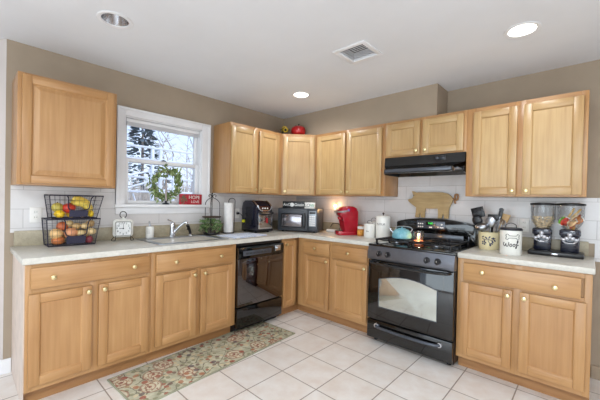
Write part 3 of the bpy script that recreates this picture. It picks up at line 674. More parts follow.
lamp('candle_glow', 'POINT', (1.952, -.43, .995), (0, 0, 0), .9, (1, .55, .22), shadow_soft_size=.008)
# pig board
pig = [(1.688, 1.338), (1.70, 1.346), (1.728, 1.35), (1.742, 1.364), (1.746, 1.384), (1.736, 1.408), (1.726, 1.43), (1.746, 1.427), (1.772, 1.412), (1.80, 1.418), (1.87, 1.416), (1.95, 1.418), (2.02, 1.416), (2.075, 1.402), (2.105, 1.376), (2.118, 1.345), (2.112, 1.318),
       (2.10, 1.29), (2.085, 1.268), (2.083, 1.20), (2.082, 1.157), (2.042, 1.157), (2.041, 1.185), (2.036, 1.22), (2.025, 1.185), (2.023, 1.157), (1.985, 1.157), (1.99, 1.215), (1.985, 1.255), (1.90, 1.252), (1.865, 1.253), (1.862, 1.2), (1.862, 1.157), (1.823, 1.157), (1.822, 1.185), (1.819, 1.22), (1.808, 1.185), (1.806, 1.157), (1.765, 1.157), (1.772, 1.2), (1.778, 1.262), (1.745, 1.28), (1.715, 1.305), (1.697, 1.32)]
WOODP = wood_mat('pale_board_wood', (3, 20, 20), (168, 147, 106), (184, 163, 120), (196, 177, 136), .65)
px = 1.9
r = thing('pig_cutting_board', 'pig-shaped wooden cutting board standing on the stove backguard', 'cutting board', (px, -.03, 1.1525))
m = MB(); m.prism([((a-px)*1.045-.006, b-1.157) for a, b in pig], 0, .018, mtx=YF, bev=.002); b = m.build('pig_board', WOODP, r, 30)
m = MB(); m.tube(lerp_bez([(.205, -.009, .19), (.235, -.009, .2), (.24, -.009, .235), (.262, -.009, .232), (.262, -.009, .195), (.235, -.009, .175), (.245, -.009, .15)], 6), .009, 8); m.build('curly_tail', wood_mat('brown_tail_wood', (20, 20, 3), (140, 104, 66), (160, 122, 80), (176, 136, 92), .6), b)
m = MB(); m.lathe([(0, 0), (.006, 0), (0, .0008)], n=12, mtx=face_m(-.165, -.018, .225)); m.build('eye', INK, b)

# ------------------------------------------------------------------ crock and utensils
r = thing('utensil_crock', 'yellow stoneware crock with blue floral brushwork holding cooking utensils', 'crock', (2.462, -.185, CT))
STONE = mat('yellow_stoneware', (234, 222, 180), .35, 0, .05, 8)
m = MB(); m.lathe([(0, 0), (.07, 0), (.074, .006), (.077, .06), (.079, .135), (.081, .148), (.074, .148), (.071, .13), (.068, .03), (0, .025)], n=32); b = m.build('crock_body', STONE, r)
m = MB(); BLUE = mat('cobalt_glaze', (52, 58, 92), .35)
def stroke(m, pts, rr, w, sc=1, a0=0, z0=0):
    out = []
    for x, z, _ in lerp_bez([(x, z, 0) for x, z in pts], 6):
        a = R(a0)+x/rr; q = rr+.0005; out.append((q*math.sin(a), -q*math.cos(a), z0+z))
    m.tube(out, w, 6)
for pts, w_ in (([(-.05, .075), (-.03, .066), (-.005, .07), (.02, .062), (.05, .08)], .0022), ([(-.005, .07), (.0, .05), (.012, .03)], .002), ([(-.03, .066), (-.035, .052)], .002)): stroke(m, pts, .078, w_, 1, 10, .02)
def leafshape(cx_, cz_, L_, w_, ang):
    t = bmesh.new(); vs = []
    for k in range(10):
        u = 2*math.pi*k/10; x = L_*math.cos(u)/2; z = w_*math.sin(u)/2*(1+.3*math.cos(u)); X = cx_+x*math.cos(R(ang))-z*math.sin(R(ang)); Z = cz_+x*math.sin(R(ang))+z*math.cos(R(ang)); a_ = R(10)+X/.0785; vs.append(t.verts.new((.0793*math.sin(a_), -.0793*math.cos(a_), Z+.02)))
    t.faces.new(vs); m.add(t)
for q_ in ((-.045, .088, .022, .010, 30), (-.02, .082, .024, .011, -40), (.005, .085, .024, .010, 60), (.03, .078, .026, .012, 20), (.045, .06, .024, .011, -50), (.028, .05, .026, .012, -70), (.012, .024, .026, .013, -80), (.022, .034, .022, .01, -30)): leafshape(*q_)
for k in range(5): leafshape(-.035+.012*math.cos(k*1.2566), .038+.012*math.sin(k*1.2566), .016, .011, k*72)
m.build('floral_brushwork', BLUE, b)
CX, CY = 2.462, -.185
def utensil(name, label, cat, dx, dy, lean, az, L, mats, head, hm):
    r = thing(name, label, cat, (CX+dx, CY+dy, CT+.031)); r.rotation_euler = (R(lean)*math.cos(R(az)), R(lean)*math.sin(R(az)), R(az)*0); r.scale = (1.3, 1.3, 1.08)
    r['group'] = 'utensils in the crock'
    MB().tube([(0, 0, 0.006), (0, 0, L*.6), (0, 0, L)], .006, 8).build('handle', mats, r)
    m = MB(); head(m, L); m.build('head', hm, r)
def h_turner(m, L): m.box(-.038, .038, -.003, .003, L, L+.085, .0025); [m.box(-.02+k*.02-.003, -.02+k*.02+.003, -.0035, .0035, L+.02, L+.07, .001) for k in range(3)]
def h_spoon(m, L): m.ball((0, 0, L+.04), (.031, .011, .045), n=16)
def h_ladle(m, L): m.ball((0, -.02, L+.025), (.04, .036, .03), n=16)
def h_whisk(m, L):
    for k in range(5):
        a = math.pi*k/5; c, s_ = math.cos(a), math.sin(a)
        m.tube(lerp_bez([(0, 0, L), (.03*c, .03*s_, L+.05), (.018*c, .018*s_, L+.095), (0, 0, L+.105), (-.018*c, -.018*s_, L+.095), (-.03*c, -.03*s_, L+.05), (0, 0, L)], 4), .0016, 5)
def h_flat(m, L): m.prism([(-.012, L), (.012, L), (.03, L+.03), (.032, L+.09), (-.032, L+.085), (-.03, L+.03)], -.004, .004, mtx=YF, bev=.002)
def h_tongs(m, L): m.box(-.012, .012, -.004, .004, L-.02, L+.06, .003); m.lathe([(0, 0), (.014, 0), (.014, .01), (0, .01)], n=12, mtx=Matrix.Translation((0, .005, L+.055)) @ YF)
LW = wood_mat('pale_spoon_wood', (20, 20, 3), (190, 160, 112), (206, 178, 130), (214, 188, 142), .6)
utensil('slotted_turner', 'black slotted turner leaning left in the yellow crock', 'utensil', -.015, .0, 16, -100, .225, BLACKM, h_turner, BLACKM)
utensil('serving_spoon', 'black serving spoon leaning far left in the yellow crock', 'utensil', -.012, -.012, 20, -75, .165, BLACKM, h_spoon, BLACKM)
utensil('steel_ladle', 'steel ladle bowl hanging over the left front of the yellow crock', 'utensil', -.01, -.015, 17, -40, .135, STEEL, h_ladle, STEEL)
utensil('steel_spoon', 'large upright steel spoon at the middle of the yellow crock', 'utensil', .005, -.03, 9, 30, .15, STEEL, h_spoon, STEEL)
utensil('black_spatula', 'black spatula standing behind the steel spoon in the crock', 'utensil', .01, .02, 4, 60, .16, BLACKM, h_flat, BLACKM)
utensil('tongs', 'steel and black tongs rising highest on the right of the crock', 'utensil', .03, .01, 10, 100, .235, STEEL, h_tongs, BLACKM)
utensil('wooden_spoon', 'pale wooden spoon leaning right out of the yellow crock', 'utensil', .018, .01, 19, 105, .18, LW, h_flat, LW)
utensil('wire_whisk', 'steel wire whisk leaning toward the dog treat canister', 'utensil', .015, -.012, 21, 85, .12, STEEL, h_whisk, STEEL)

# ------------------------------------------------------------------ dog treat canister
r = thing('treat_canister', 'white dog treat canister with bone outline and black lid', 'canister', (2.648, -.375, CT))
m = MB(); m.lathe([(0, 0), (.069, 0), (.072, .004), (.072, .186), (0, .186)], n=36); b = m.build('can', CREAM, r)
m = MB(); m.lathe([(0, .186), (.075, .186), (.076, .196), (.07, .204), (0, .206)], n=36); l = m.build('lid', mat('dark_grey_lid', (44, 44, 52), .35, .4), r)
m = MB(); m.tube(lerp_bez([(-.035, 0, .204), (-.03, 0, .228), (0, 0, .24), (.03, 0, .228), (.035, 0, .204)], 5), .003, 6); m.build('wire_handle', IRON, l)
A0 = 17
m = MB()
bone = [(-.018, .008), (.018, .008), (.026, .018), (.037, .012), (.034, 0), (.037, -.012), (.026, -.018), (.018, -.008), (-.018, -.008), (-.026, -.018), (-.037, -.012), (-.034, 0), (-.037, .012), (-.026, .018), (-.018, .008)]
stroke(m, [(a*1.22, b*1.15) for a, b in bone], .072, .0017, 1, A0+2, .138); m.build('bone_outline', INK, b)
m = MB()
W_ = [[(-.046, .012), (-.05, -.002), (-.043, -.014), (-.036, -.004), (-.034, .004), (-.034, -.008), (-.027, -.015), (-.019, -.004), (-.017, .014)],
      [(-.01, -.003), (-.005, .003), (.0, -.003), (-.003, -.013), (-.01, -.013), (-.012, -.005), (-.008, .002)],
      [(.008, -.003), (.013, .003), (.018, -.003), (.015, -.013), (.008, -.013), (.006, -.005), (.01, .002)],
      [(.018, -.002), (.026, -.001), (.036, .014), (.037, .024), (.032, .022), (.030, .0), (.027, -.022), (.022, -.026), (.024, -.014), (.036, -.006), (.042, -.003)]]
for p in W_: stroke(m, [(a*1.12, b*1.15) for a, b in p], .072, .0026, 1, A0-2, .083)
m.build('script_lettering', INK, b)

# ------------------------------------------------------------------ twin dispenser
r = thing('food_dispenser', 'black twin dry-food dispenser with two clear hoppers', 'dispenser', (2.905, -.155, CT))
m = MB(); m.box(-.165, .165, -.095, .10, 0, .034, .008); bs = m.build('base_tray', BLACKM, r, 40)
MB().box(-.02, .02, -.0965, -.094, .012, .024, .001).build('badge', CHROME, bs)
for cx in (-.083, .083):
    m = MB(); m.box(cx-.055, cx+.055, -.01, .085, .033, .17, .01); m.box(cx-.062, cx+.062, -.055, .085, .155, .205, .012); st = m.build('stand', NAVY, r, 40)
    m = MB(); 
    for a_ in (90, 210, 330): m.ball((cx+.019*math.cos(R(a_)), -.066, .15+.019*math.sin(R(a_))), (.015, .008, .015), n=12)
    m.ball((cx, -.066, .15), (.015, .011, .015), n=12)
    for x_ in (-.035, .035): m.ball((cx+x_, -.064, .132), (.016, .007, .011), n=12)
    m.tube(lerp_bez([(cx-.05, -.055, .145), (cx-.035, -.06, .115), (cx, -.062, .105), (cx+.035, -.06, .115), (cx+.05, -.055, .145)], 5), .004, 8)
    m.build('portion_knob', mat('pearl_plastic', (196, 196, 202), .25, .5) if cx < 0 else bpy.data.materials['pearl_plastic'], st)
    m = MB(); m.lathe([(.03, .18), (.038, .20), (.07, .25), (.078, .28), (.08, .385), (.0785, .385), (.0765, .28), (.0685, .252), (.036, .203), (.028, .185)], (cx, .01, 0), 32); m.build('hopper', CLEAR, r)
    m = MB(); m.lathe([(0, .384), (.084, .384), (.086, .39), (.084, .398), (.05, .404), (0, .405)], (cx, .01, 0), 32); m.build('lid', BLACKM, r)
q = random.Random(5)
m = MB(); KX, KY, KZ = 2.822, -.145, CT
for i in range(230):
    z = q.uniform(.206, .296); R_ = min(.074, .034+(z-.2)*.75)*.93; a = q.uniform(0, 6.28); rr = R_*q.uniform(.45, 1)**.5
    m.ball((rr*math.cos(a), rr*math.sin(a), z), (.0075, .006, .005), n=6, seed=i)
solo(m, 'oat_cereal', mat('tan_cereal', (232, 206, 170), .7, 0, .2, 40), 'tan dry cereal filling the left clear hopper', 'cereal', (KX, KY, KZ))['kind'] = 'stuff'
PK = [((-.035, -.04, .272), 25, 20, (208, 66, 48), 'red-orange snack packet in the right hopper, nearest the middle'), ((-.05, -.03, .282), 30, 10, (120, 186, 62), 'bright green snack packet at the left side of the right hopper'), ((.012, -.05, .262), -35, 35, (214, 178, 130), 'tan snack packet low at the front of the right hopper'),
      ((.042, -.03, .282), -15, 60, (196, 120, 60), 'brown snack packet at the right side of the right hopper'), ((.02, -.0, .30), 40, 15, (224, 196, 150), 'pale cream snack packet lying on top in the right hopper'), ((-.012, -.008, .262), 10, 75, (190, 70, 60), 'dark red snack packet buried in the right hopper'),
      ((.045, .02, .30), -30, -30, (178, 84, 48), 'rust snack packet at the back of the right hopper')]
for (x, y, z), a, b_, c, lb in PK:
    o = thing('snack_packet', lb, 'packet', (2.988+x*.95, -.145+y*.95, CT+z-.008), 0, 'snack packets in the hopper'); o.rotation_euler = (R(a), R(b_), R(a*2))
    m = MB(); m.ball((0, 0, 0), (.026, .011, .034), n=12); m.build('pouch', mat('packet_'+lb.split()[0].replace('-', '_'), c, .35, 0, .25, 50), o)
    m = MB(); m.box(-.02, .02, -.001, .001, .03, .038); m.box(-.02, .02, -.001, .001, -.038, -.03); m.build('crimped_ends', WHITEC, o)
q = random.Random(15)
for k in range(9):
    a_ = k*2.4; o = thing('wrapped_snack', 'small wrapped snack low in the right clear hopper', 'snack', (2.988+.026*math.cos(a_)*(.6+.05*k), -.145+.026*math.sin(a_)*(.6+.05*k), CT+.214+.006*k), 0, 'wrapped snacks at the hopper bottom'); o.rotation_euler = (q.uniform(-1, 1), q.uniform(-1, 1), a_)
    mn = ['snack_amber', 'snack_cream', 'snack_coral'][k % 3]; mm = bpy.data.materials.get(mn) or mat(mn, [(206, 150, 84), (236, 216, 180), (214, 112, 84)][k % 3], .4, 0, .15, 50)
    MB().ball((0, 0, 0), (.018, .01, .012), n=10).build('wrapper', mm, o)
for k, (x, y, a, b_) in enumerate([(.0, .005, 28, 25), (.03, .0, 12, 38)]):
    o = solo(MB().box(-.007, .007, -.005, .005, -.045, .045, .003), 'chew_stick', mat('golden_chew_%d' % k, (206, 164, 84), .5, 0, .12, 40), ['golden chew stick poking up left in the right hopper', 'golden chew stick leaning right in the right hopper'][k], 'treat', (2.988+x, -.145+y, CT+.325), 0, 'chew sticks')
    o.rotation_euler = (R(a*.3), R(b_), 0)

# ------------------------------------------------------------------ fruit baskets
WIRE = mat('dark_wire', (40, 38, 56), .4, .4)
def basket(label, z0, zr, y0, y1, yr0, yr1, xr1=.245):
    r = thing('wire_basket', label, 'basket', (0, 0, z0), 0, 'stacked wire fruit baskets')
    xb0, xb1, xr0 = .05, .215, .033; h = zr-z0
    def P(u, s, t): # rectangle corner interpolation at height fraction t
        X0 = xb0+(xr0-xb0)*t; X1 = xb1+(xr1-xb1)*t; Y0 = y0+(yr0-y0)*t; Y1 = y1+(yr1-y1)*t
        return {'f': (X1, Y0+(Y1-Y0)*s, h*t), 'b': (X0, Y0+(Y1-Y0)*s, h*t), 'l': (X0+(X1-X0)*s, Y0, h*t), 'r': (X0+(X1-X0)*s, Y1, h*t)}[u]
    m = MB(); wr = .0009
    for u in 'fb':
        for k in range(1, 11): m.tube([P(u, k/11, .02), P(u, k/11, 1)], wr, 5)
    for u in 'lr':
        for k in range(1, 7): m.tube([P(u, k/7, .02), P(u, k/7, 1)], wr, 5)
    for t in (.2, .4, .6, .8): m.tube([P('f', 0, t), P('f', 1, t), P('b', 1, t), P('b', 0, t)], wr, 5, True)
    for k in range(1, 11): a = P('f', k/11, .02); b = P('b', k/11, .02); m.tube([a, b], wr, 5)
    for k in range(1, 7): a = P('l', k/7, .02); b = P('r', k/7, .02); m.tube([a, b], wr, 5)
    m.build('wire_grid', WIRE, r)
    m = MB(); m.tube([P('f', 0, 1), P('f', 1, 1), P('b', 1, 1), P('b', 0, 1)], .005, 8, True); m.tube([P('f', 0, .02), P('f', 1, .02), P('b', 1, .02), P('b', 0, .02)], .0035, 8, True)
    for s_ in (0, 1):
        for u in 'fb': m.tube([P(u, s_, .02), P(u, s_, 1)], .003, 6)
    m.build('rim', WIRE, r)
    o = .006; q = lambda s, t: tuple(Vector(P('f', s, t))+Vector((o, 0, 0)))
    m = MB(); m.tube(lerp_bez([q(.30, 1), q(.33, .85), q(.33, .5), q(.42, .36), q(.62, .36), q(.75, .42), q(.765, .6), q(.765, .85), q(.80, 1)], 5), .0042, 8); m.build('handle', WIRE, r)
    a, b, c, d = q(.36, .08), q(.76, .08), q(.76, .36), q(.36, .36)
    m = MB(); ex = Vector((.003, 0, 0)); A_ = [Vector(v)+ex for v in (a, b, c, d)]; B_ = [Vector(v)+ex*2 for v in (a, b, c, d)]
    m.quads([A_, B_, [A_[0], A_[1], B_[1], B_[0]], [A_[1], A_[2], B_[2], B_[1]], [A_[2], A_[3], B_[3], B_[2]], [A_[3], A_[0], B_[0], B_[3]]]); m.build('name_plate', mat('slate_plate', (44, 42, 66), .6) if 'slate_plate' not in bpy.data.materials else bpy.data.materials['slate_plate'], r)
    return r
basket('lower wire basket of potatoes and onions on the window counter', CT+.001, 1.122, -2.832, -2.54, -2.845, -2.51, .235)
basket('upper wire basket of bananas and lemons stacked on another basket', 1.1245, 1.30, -2.812, -2.532, -2.832, -2.492, .24)
def fruit(name, label, cat, loc, rr, c, grp, stem=None, tip=False, var=.14, jit=.05, seed=0, rot=0):
    o = thing(name, label, cat, loc, rot, grp); mn = 'skin_%d_%d_%d' % c
    mm = bpy.data.materials.get(mn) or mat(mn, c, .38, 0, var, 30)
    m = MB(); m.ball((0, 0, 0), rr, n=16, jit=jit, seed=seed)
    if tip: m.tube([(0, rr[1]*.85, 0), (0, rr[1]*1.18, 0)], .009, 8, r1=.004)
    b = m.build('flesh', mm, o)
    if stem: MB().tube([(0, 0, rr[2]*.92), (.003, .002, rr[2]*1.22)], .003, 6).build('stem', mat('brown_stem', (92, 70, 46), .7) if 'brown_stem' not in bpy.data.materials else bpy.data.materials['brown_stem'], o)
    return o
GF, GP, GO = 'fruit in the upper basket', 'potatoes in the lower basket', 'onions in the lower basket'
zt = 1.131
fruit('apple', 'yellow-green apple at the left front of the upper basket', 'apple', (.172, -2.775, zt+.078), (.036, .036, .034), (198, 180, 84), GF, True, seed=1)
fruit('apple', 'red apple in the middle of the upper wire basket', 'apple', (.175, -2.705, zt+.072), (.043, .043, .04), (206, 62, 40), GF, True, seed=2)
fruit('apple', 'orange-red apple at the back left of the upper basket', 'apple', (.10, -2.765, zt+.075), (.036, .036, .034), (210, 110, 60), GF, True, seed=3)
fruit('lemon', 'yellow lemon low at the left front of the upper basket', 'lemon', (.195, -2.765, zt+.03), (.028, .034, .028), (240, 196, 40), GF, tip=True, seed=4)
fruit('lemon', 'yellow lemon low under the red apple in the upper basket', 'lemon', (.15, -2.685, zt+.028), (.028, .034, .028), (238, 192, 42), GF, tip=True, seed=5)
fruit('lemon', 'yellow lemon at the right front of the upper basket', 'lemon', (.19, -2.565, zt+.030), (.027, .022, .027), (240, 200, 44), GF, tip=False, seed=6)
fruit('lemon', 'yellow lemon resting above the right front lemon', 'lemon', (.19, -2.572, zt+.078), (.026, .022, .025), (242, 204, 60), GF, tip=False, seed=7)
fruit('lemon', 'yellow lemon low under the bananas in the upper basket', 'lemon', (.15, -2.615, zt+.028), (.027, .031, .027), (236, 190, 48), GF, tip=False, seed=8)
BAN = mat('banana_yellow', (234, 206, 92), .4, 0, .08, 20)
for k, (x, lb) in enumerate([(.2, 'front banana of the bunch in the upper basket'), (.160, 'middle banana of the bunch in the upper basket'), (.120, 'back banana of the bunch in the upper basket')]):
    o = thing('banana', lb, 'banana', (x, -2.62, zt+(.072, .104, .078)[k]), 0, 'bunch of bananas')
    pts = lerp_bez([(-.004, -.06, .030), (0, -.042, .038), (0, -.012, .036), (0, .022, .020), (0, .046, -.004), (0, .055, -.016)], 5); m = MB(); N = len(pts)
    t = bmesh.new(); rings = []
    for i, p in enumerate(pts):
        u = i/(N-1); rad = .023*min(1, .35+3*u, .35+4*(1-u))
        d = (pts[min(i+1, N-1)]-pts[max(0, i-1)]).normalized(); a = Vector((1, 0, 0)); w_ = d.cross(a)
        rings.append([t.verts.new(p+rad*(math.cos(6.283*j/8)*a+math.sin(6.283*j/8)*w_)) for j in range(8)])
    for a, b in zip(rings, rings[1:]):
        for j in range(8): t.faces.new((a[j], a[(j+1) % 8], b[(j+1) % 8], b[j]))
    t.faces.new(rings[0][::-1]); t.faces.new(rings[-1]); m.add(t); m.build('peel', BAN, o)
    MB().tube([(-.004, -.06, .03), (0, -.076, .028)], .006, 7, r1=.005).build('stem', mat('banana_stem', (150, 140, 70), .6) if 'banana_stem' not in bpy.data.materials else bpy.data.materials['banana_stem'], o)
zb = CT+.008
fruit('onion', 'large tan onion at the left front of the lower basket', 'onion', (.170, -2.778, zb+.083), (.042, .042, .04), (236, 192, 132), GO, True, seed=11)
fruit('onion', 'orange onion at the bottom left of the lower basket', 'onion', (.172, -2.768, zb+.033), (.035, .042, .03), (206, 122, 66), GO, seed=12)
fruit('onion', 'pink-orange onion left of centre in the lower basket', 'onion', (.178, -2.69, zb+.085), (.038, .044, .04), (234, 164, 120), GO, True, seed=13)
fruit('onion', 'copper onion on top at the back left of the lower basket', 'onion', (.13, -2.735, zb+.135), (.036, .038, .036), (204, 110, 66), GO, True, seed=14)
fruit('onion', 'purple-red onion at the bottom right of the lower basket', 'onion', (.19, -2.575, zb+.03), (.026, .03, .028), (150, 62, 72), GO, seed=15)
PT = [(.185, -2.625, .082, 'tan potato right of centre at the front of the lower basket'), (.20, -2.562, .095, 'pale potato at the right front of the lower basket'), (.15, -2.65, .135, 'potato on top at the centre of the lower basket'), (.13, -2.695, .155, 'brown potato topmost behind the pink onion'),
      (.155, -2.595, .135, 'potato on top right of centre in the lower basket'), (.12, -2.55, .15, 'potato topmost at the back right of the lower basket'), (.195, -2.648, .03, 'potato at the bottom centre behind the slate plate'), (.1, -2.64, .08, 'potato at the back centre of the lower basket'), (.1, -2.73, .06, 'potato at the back left of the lower basket'), (.12, -2.58, .07, 'potato at the back right, under the topmost potato')]
for i, (x, y, z, lb) in enumerate(PT):
    fruit('potato', lb, 'potato', (x, y, zb+z), (.026, .031, .026), [(226, 196, 140), (232, 202, 148), (208, 172, 118)][i % 3], GP, var=.1, jit=.08, seed=20+i)

# ------------------------------------------------------------------ clock, soap
r = thing('alarm_clock', 'cream square table clock with black numerals on wire feet', 'clock', (.125, -2.308, CT+.001), 90-14)
m = MB(); m.box(-.078, .078, -.03, .03, .03, .186, .03, seg=4); m.build('case', CREAM, r, 40)
m = MB(); m.box(-.058, .058, -.0335, -.0295, .05, .166, .014, seg=3); f = m.build('dial', mat('clock_dial', (236, 236, 234), .4), r, 40)
m = MB()
for k in range(12):
    a = R(90-30*(k+1)); m.text(str(k+1), .024, face_m(.047*math.cos(a), -.0338, .108+.047*math.sin(a)))
m.build('numerals', INK, f)
m = MB(); m.tube([(0, -.035, .108), (-.032, -.035, .108)], .0022, 6); m.tube([(0, -.0355, .108), (0, -.0355, .148)], .0015, 6); m.lathe([(0, 0), (.006, 0), (0, .003)], n=12, mtx=face_m(0, -.034, .108)); m.build('hands', INK, f)
m = MB(); m.box(-.0605, .0605, -.034, -.0285, .0475, .1685, .016, seg=3); fr_ = m.build('bezel', DKGREY, r, 40); fr_.location = (0, .003, 0)
m = MB(); m.lathe([(0, .184), (.02, .184), (.013, .192), (.007, .205), (0, .206)], n=16); m.build('finial', CREAM, r)
m = MB(); m.tube(lerp_bez([(-.012, 0, .198), (-.024, 0, .215), (-.02, 0, .242), (0, 0, .252), (.02, 0, .242), (.024, 0, .215), (.012, 0, .198)], 5), .0035, 7); m.build('ring_handle', IRON, r)
for s_ in (-1, 1):
    m = MB(); m.tube(lerp_bez([(s_*.055, .02, .045), (s_*.085, .02, .005), (s_*.06, -.02, .004), (s_*.055, -.022, .045)], 5), .003, 6); m.build('wire_foot', IRON, r)
r = thing('soap_dispenser', 'white soap dispenser with dark pump left of the sink', 'soap dispenser', (.058, -2.055, CT+.001))
m = MB(); m.lathe([(0, 0), (.035, 0), (.037, .004), (.037, .098), (.033, .106), (.014, .11), (0, .11)], n=28); b = m.build('bottle', WHITEC, r)
m = MB()
for k, z in enumerate((.085, .075, .065, .055, .045)): stroke(m, [(-.016, z), (-.005, z+.003), (.006, z-.002), (.016, z)], .037, .0012, 1, 48)
m.build('grey_script', mat('grey_script_ink', (170, 170, 170), .5), b)
m = MB(); m.lathe([(0, .109), (.013, .109), (.013, .122), (.005, .125), (.004, .15), (0, .15)], n=14); m.tube([(0, 0, .15), (.012, -.012, .152), (.028, -.026, .146)], .005, 8, r1=.003); m.build('pump', STEEL, r)

# ------------------------------------------------------------------ window sill things
SZ = 1.235
r = thing('wreath', 'green leafy wreath hanging in front of the lower window pane', 'wreath', (-.02, -1.875, 1.44))
m = MB(); m.tube([(0, 125e-3*math.cos(6.283*k/32), 125e-3*math.sin(6.283*k/32)) for k in range(32)], .008, 8, True); m.build('twig_ring', mat('brown_twig', (104, 84, 58), .8), r)
q = random.Random(11)
for nm, c, n_, off in (('olive_leaves', (98, 120, 66), 250, 0), ('pale_leaves', (146, 164, 108), 130, 1)):
    t = MB(); polys = []
    for i in range(n_):
        a = q.uniform(0, 6.283); rr = .126+q.gauss(0, .019); p = Vector((q.uniform(-.006, .014), rr*math.cos(a), rr*math.sin(a)))
        out = Vector((q.uniform(-.1, .25), math.cos(a)*q.uniform(-.5, 1.1)-math.sin(a)*.8*q.choice((1, -.4)), math.sin(a)*q.uniform(-.5, 1.1)+math.cos(a)*.8)).normalized()
        L = q.uniform(.032, .06); w_ = out.cross(Vector((1, q.uniform(-.5, .5), q.uniform(-.5, .5)))).normalized()*L*.2; up_ = out.cross(w_).normalized()*L*.06
        polys += [[p, p+out*L*.45+w_+up_, p+out*L], [p, p+out*L, p+out*L*.45-w_+up_]]
    t.quads(polys); t.build(nm, mat(nm, c, .55, 0, .25, 40), r, 0)
MB().tube([(0, 0, .122), (-.003, 0, .22)], .0012, 5).build('hanging_thread', IRON, r)
r = thing('candlestick', 'slim grey taper candle on a dark round holder on the sill', 'candlestick', (.026, -1.893, SZ))
m = MB(); m.lathe([(0, 0), (.033, 0), (.035, .006), (.026, .012), (.012, .018), (.010, .026), (.016, .034), (0, .034)], n=24); m.build('holder', mat('pewter', (70, 72, 82), .3, .7), r)
m = MB(); m.cyl((0, 0, .03), (0, 0, .25), .0095, .007); c_ = m.build('taper', mat('grey_wax', (168, 156, 150), .5), r)
MB().cyl((0, 0, .25), (0, 0, .258), .001).build('wick', INK, c_)
r = thing('holiday_sign', 'red block sign with white lettering and green sprig on the sill', 'sign', (.02, -1.63, SZ), 90)
m = MB(); m.box(-.122, .122, -.012, .012, 0, .108, .002); b = m.build('board', mat('red_sign_paint', (176, 36, 52), .5, 0, .15, 20), r)
m = MB(); m.text('HOPE', .05, face_m(.035, -.0128, .074)); m.text('LOVE', .038, face_m(.045, -.0128, .028)); m.build('lettering', WHITEC, r)
m = MB(); q = random.Random(3); polys = []
for i in range(46):
    p = Vector((-.085+q.gauss(0, .018), -.0135, q.uniform(.004, .085))); d = Vector((q.gauss(0, .5), -.25, q.uniform(.2, 1))).normalized()*.022; w_ = Vector((d.z, 0, -d.x))*.16
    polys += [[p-w_, p+d, p+w_]]
m.quads(polys); m.build('green_sprig', mat('sprig_green', (92, 124, 92), .6, 0, .2, 40), r, 0)

# ------------------------------------------------------------------ iron stand with plant, paper towels, drying mat
r = thing('iron_stand', 'black wrought-iron two-tier stand with scrolled top behind the sink', 'stand', (.125, -1.44, CT+.0085))
m = MB(); m.lathe([(0, 0), (.085, 0), (.09, .006), (.088, .014), (.08, .008), (0, .006)], n=28); m.build('base_tray', IRON, r)
m = MB(); m.tube([(.0, 0, .006), (0, 0, .425)], .0045, 8); m.ball((0, 0, .43), .009); m.build('centre_pole', IRON, r)
m = MB(); m.lathe([(0, .17), (.085, .17), (.1, .178), (.098, .186), (.085, .178), (0, .176)], n=28); m.build('upper_tray', mat('bronzed_tray', (84, 66, 56), .4, .5), r)
for k in range(3):
    a = R(80+120*k); c, s_ = math.cos(a), math.sin(a); g = lambda u, z: (u*c, u*s_, z)
    m = MB(); m.tube(lerp_bez([g(.086, .008), g(.09, .1), g(.088, .2), g(.086, .315), g(.07, .35), g(.04, .372), g(.012, .385), g(.01, .41), g(.03, .418), g(.045, .405), g(.036, .392)], 5), .0035, 7); m.build('scroll_upright', IRON, r)
r = thing('potted_plant', 'small bushy green plant on the lower tier of the iron stand', 'plant', (.145, -1.46, CT+.0158))
m = MB(); m.lathe([(0, 0), (.035, 0), (.045, .05), (.048, .056), (.04, .056), (.036, .045), (0, .045)], n=20); m.build('pot', mat('dark_clay_pot', (88, 78, 70), .7), r)
q = random.Random(21)
for nm, c, n_ in (('leaves', (92, 122, 72), 230), ('leaves', (146, 170, 112), 120)):
    t = MB(); polys = []
    for i in range(n_):
        a = q.uniform(0, 6.283); rr = q.uniform(.01, .1); p = Vector((min(rr*math.cos(a), .1)*.75+.02, rr*math.sin(a)*1.1-.012, q.uniform(.045, .165)-rr*.35))
        d = Vector((math.cos(a)*.8, math.sin(a)*.8, q.uniform(-.4, .9))).normalized(); L = q.uniform(.022, .042); w_ = d.cross(Vector((q.gauss(0, 1), q.gauss(0, 1), 1))).normalized()*L*.26
        polys += [[p, p+d*L*.5+w_, p+d*L], [p, p+d*L, p+d*L*.5-w_]]
    t.quads(polys); t.build(nm, mat('plant_leaf_%d' % n_, c, .5, 0, .2, 40), r, 0)
r = thing('paper_towel_holder', 'white paper towel roll on a black wire holder beside the outlet', 'paper towels', (.12, -1.225, CT+.001))
m = MB(); m.lathe([(0, 0), (.062, 0), (.064, .006), (.055, .012), (0, .012)], n=28); m.build('base', IRON, r)
m = MB(); m.lathe([(0, .0125), (.052, .0125), (.0535, .018), (.0535, .335), (.051, .34), (.018, .34), (.018, .3), (0, .3)], n=32); m.build('paper_roll', mat('paper_towel', (240, 238, 236), .85, 0, .03, 30, .2), r)
m = MB(); m.tube(lerp_bez([(0, .0, .3), (0, 0, .36), (.01, .01, .385), (.03, .03, .39), (.05, .047, .37), (.05, .048, .3), (.048, .046, .15), (.045, .042, .008)], 6), .004, 8); m.build('wire_arm', IRON, r)
def mat_mat():
    t = NT('blue_striped_towelling'); w_ = t.n('TexWave', Scale=11, Distortion=2.2, Detail=2); t.l(t.co(), w_.inputs['Vector'])
    t.l(t.ramp(w_.outputs['Fac'], [(.3, (222, 226, 236)), (.55, (150, 168, 208)), (.8, (214, 222, 236))]), t.b.inputs['Base Color']); t.set(Roughness=.9); t.bump(t.noise(t.co(), 200, 2), .4); return t.m
m = MB(); m.box(-.15, .15, -.215, .215, 0, .008, .003)
for k in range(9): m.box(-.148, .148, -.205+k*.05, -.195+k*.05, .007, .0095, .001)
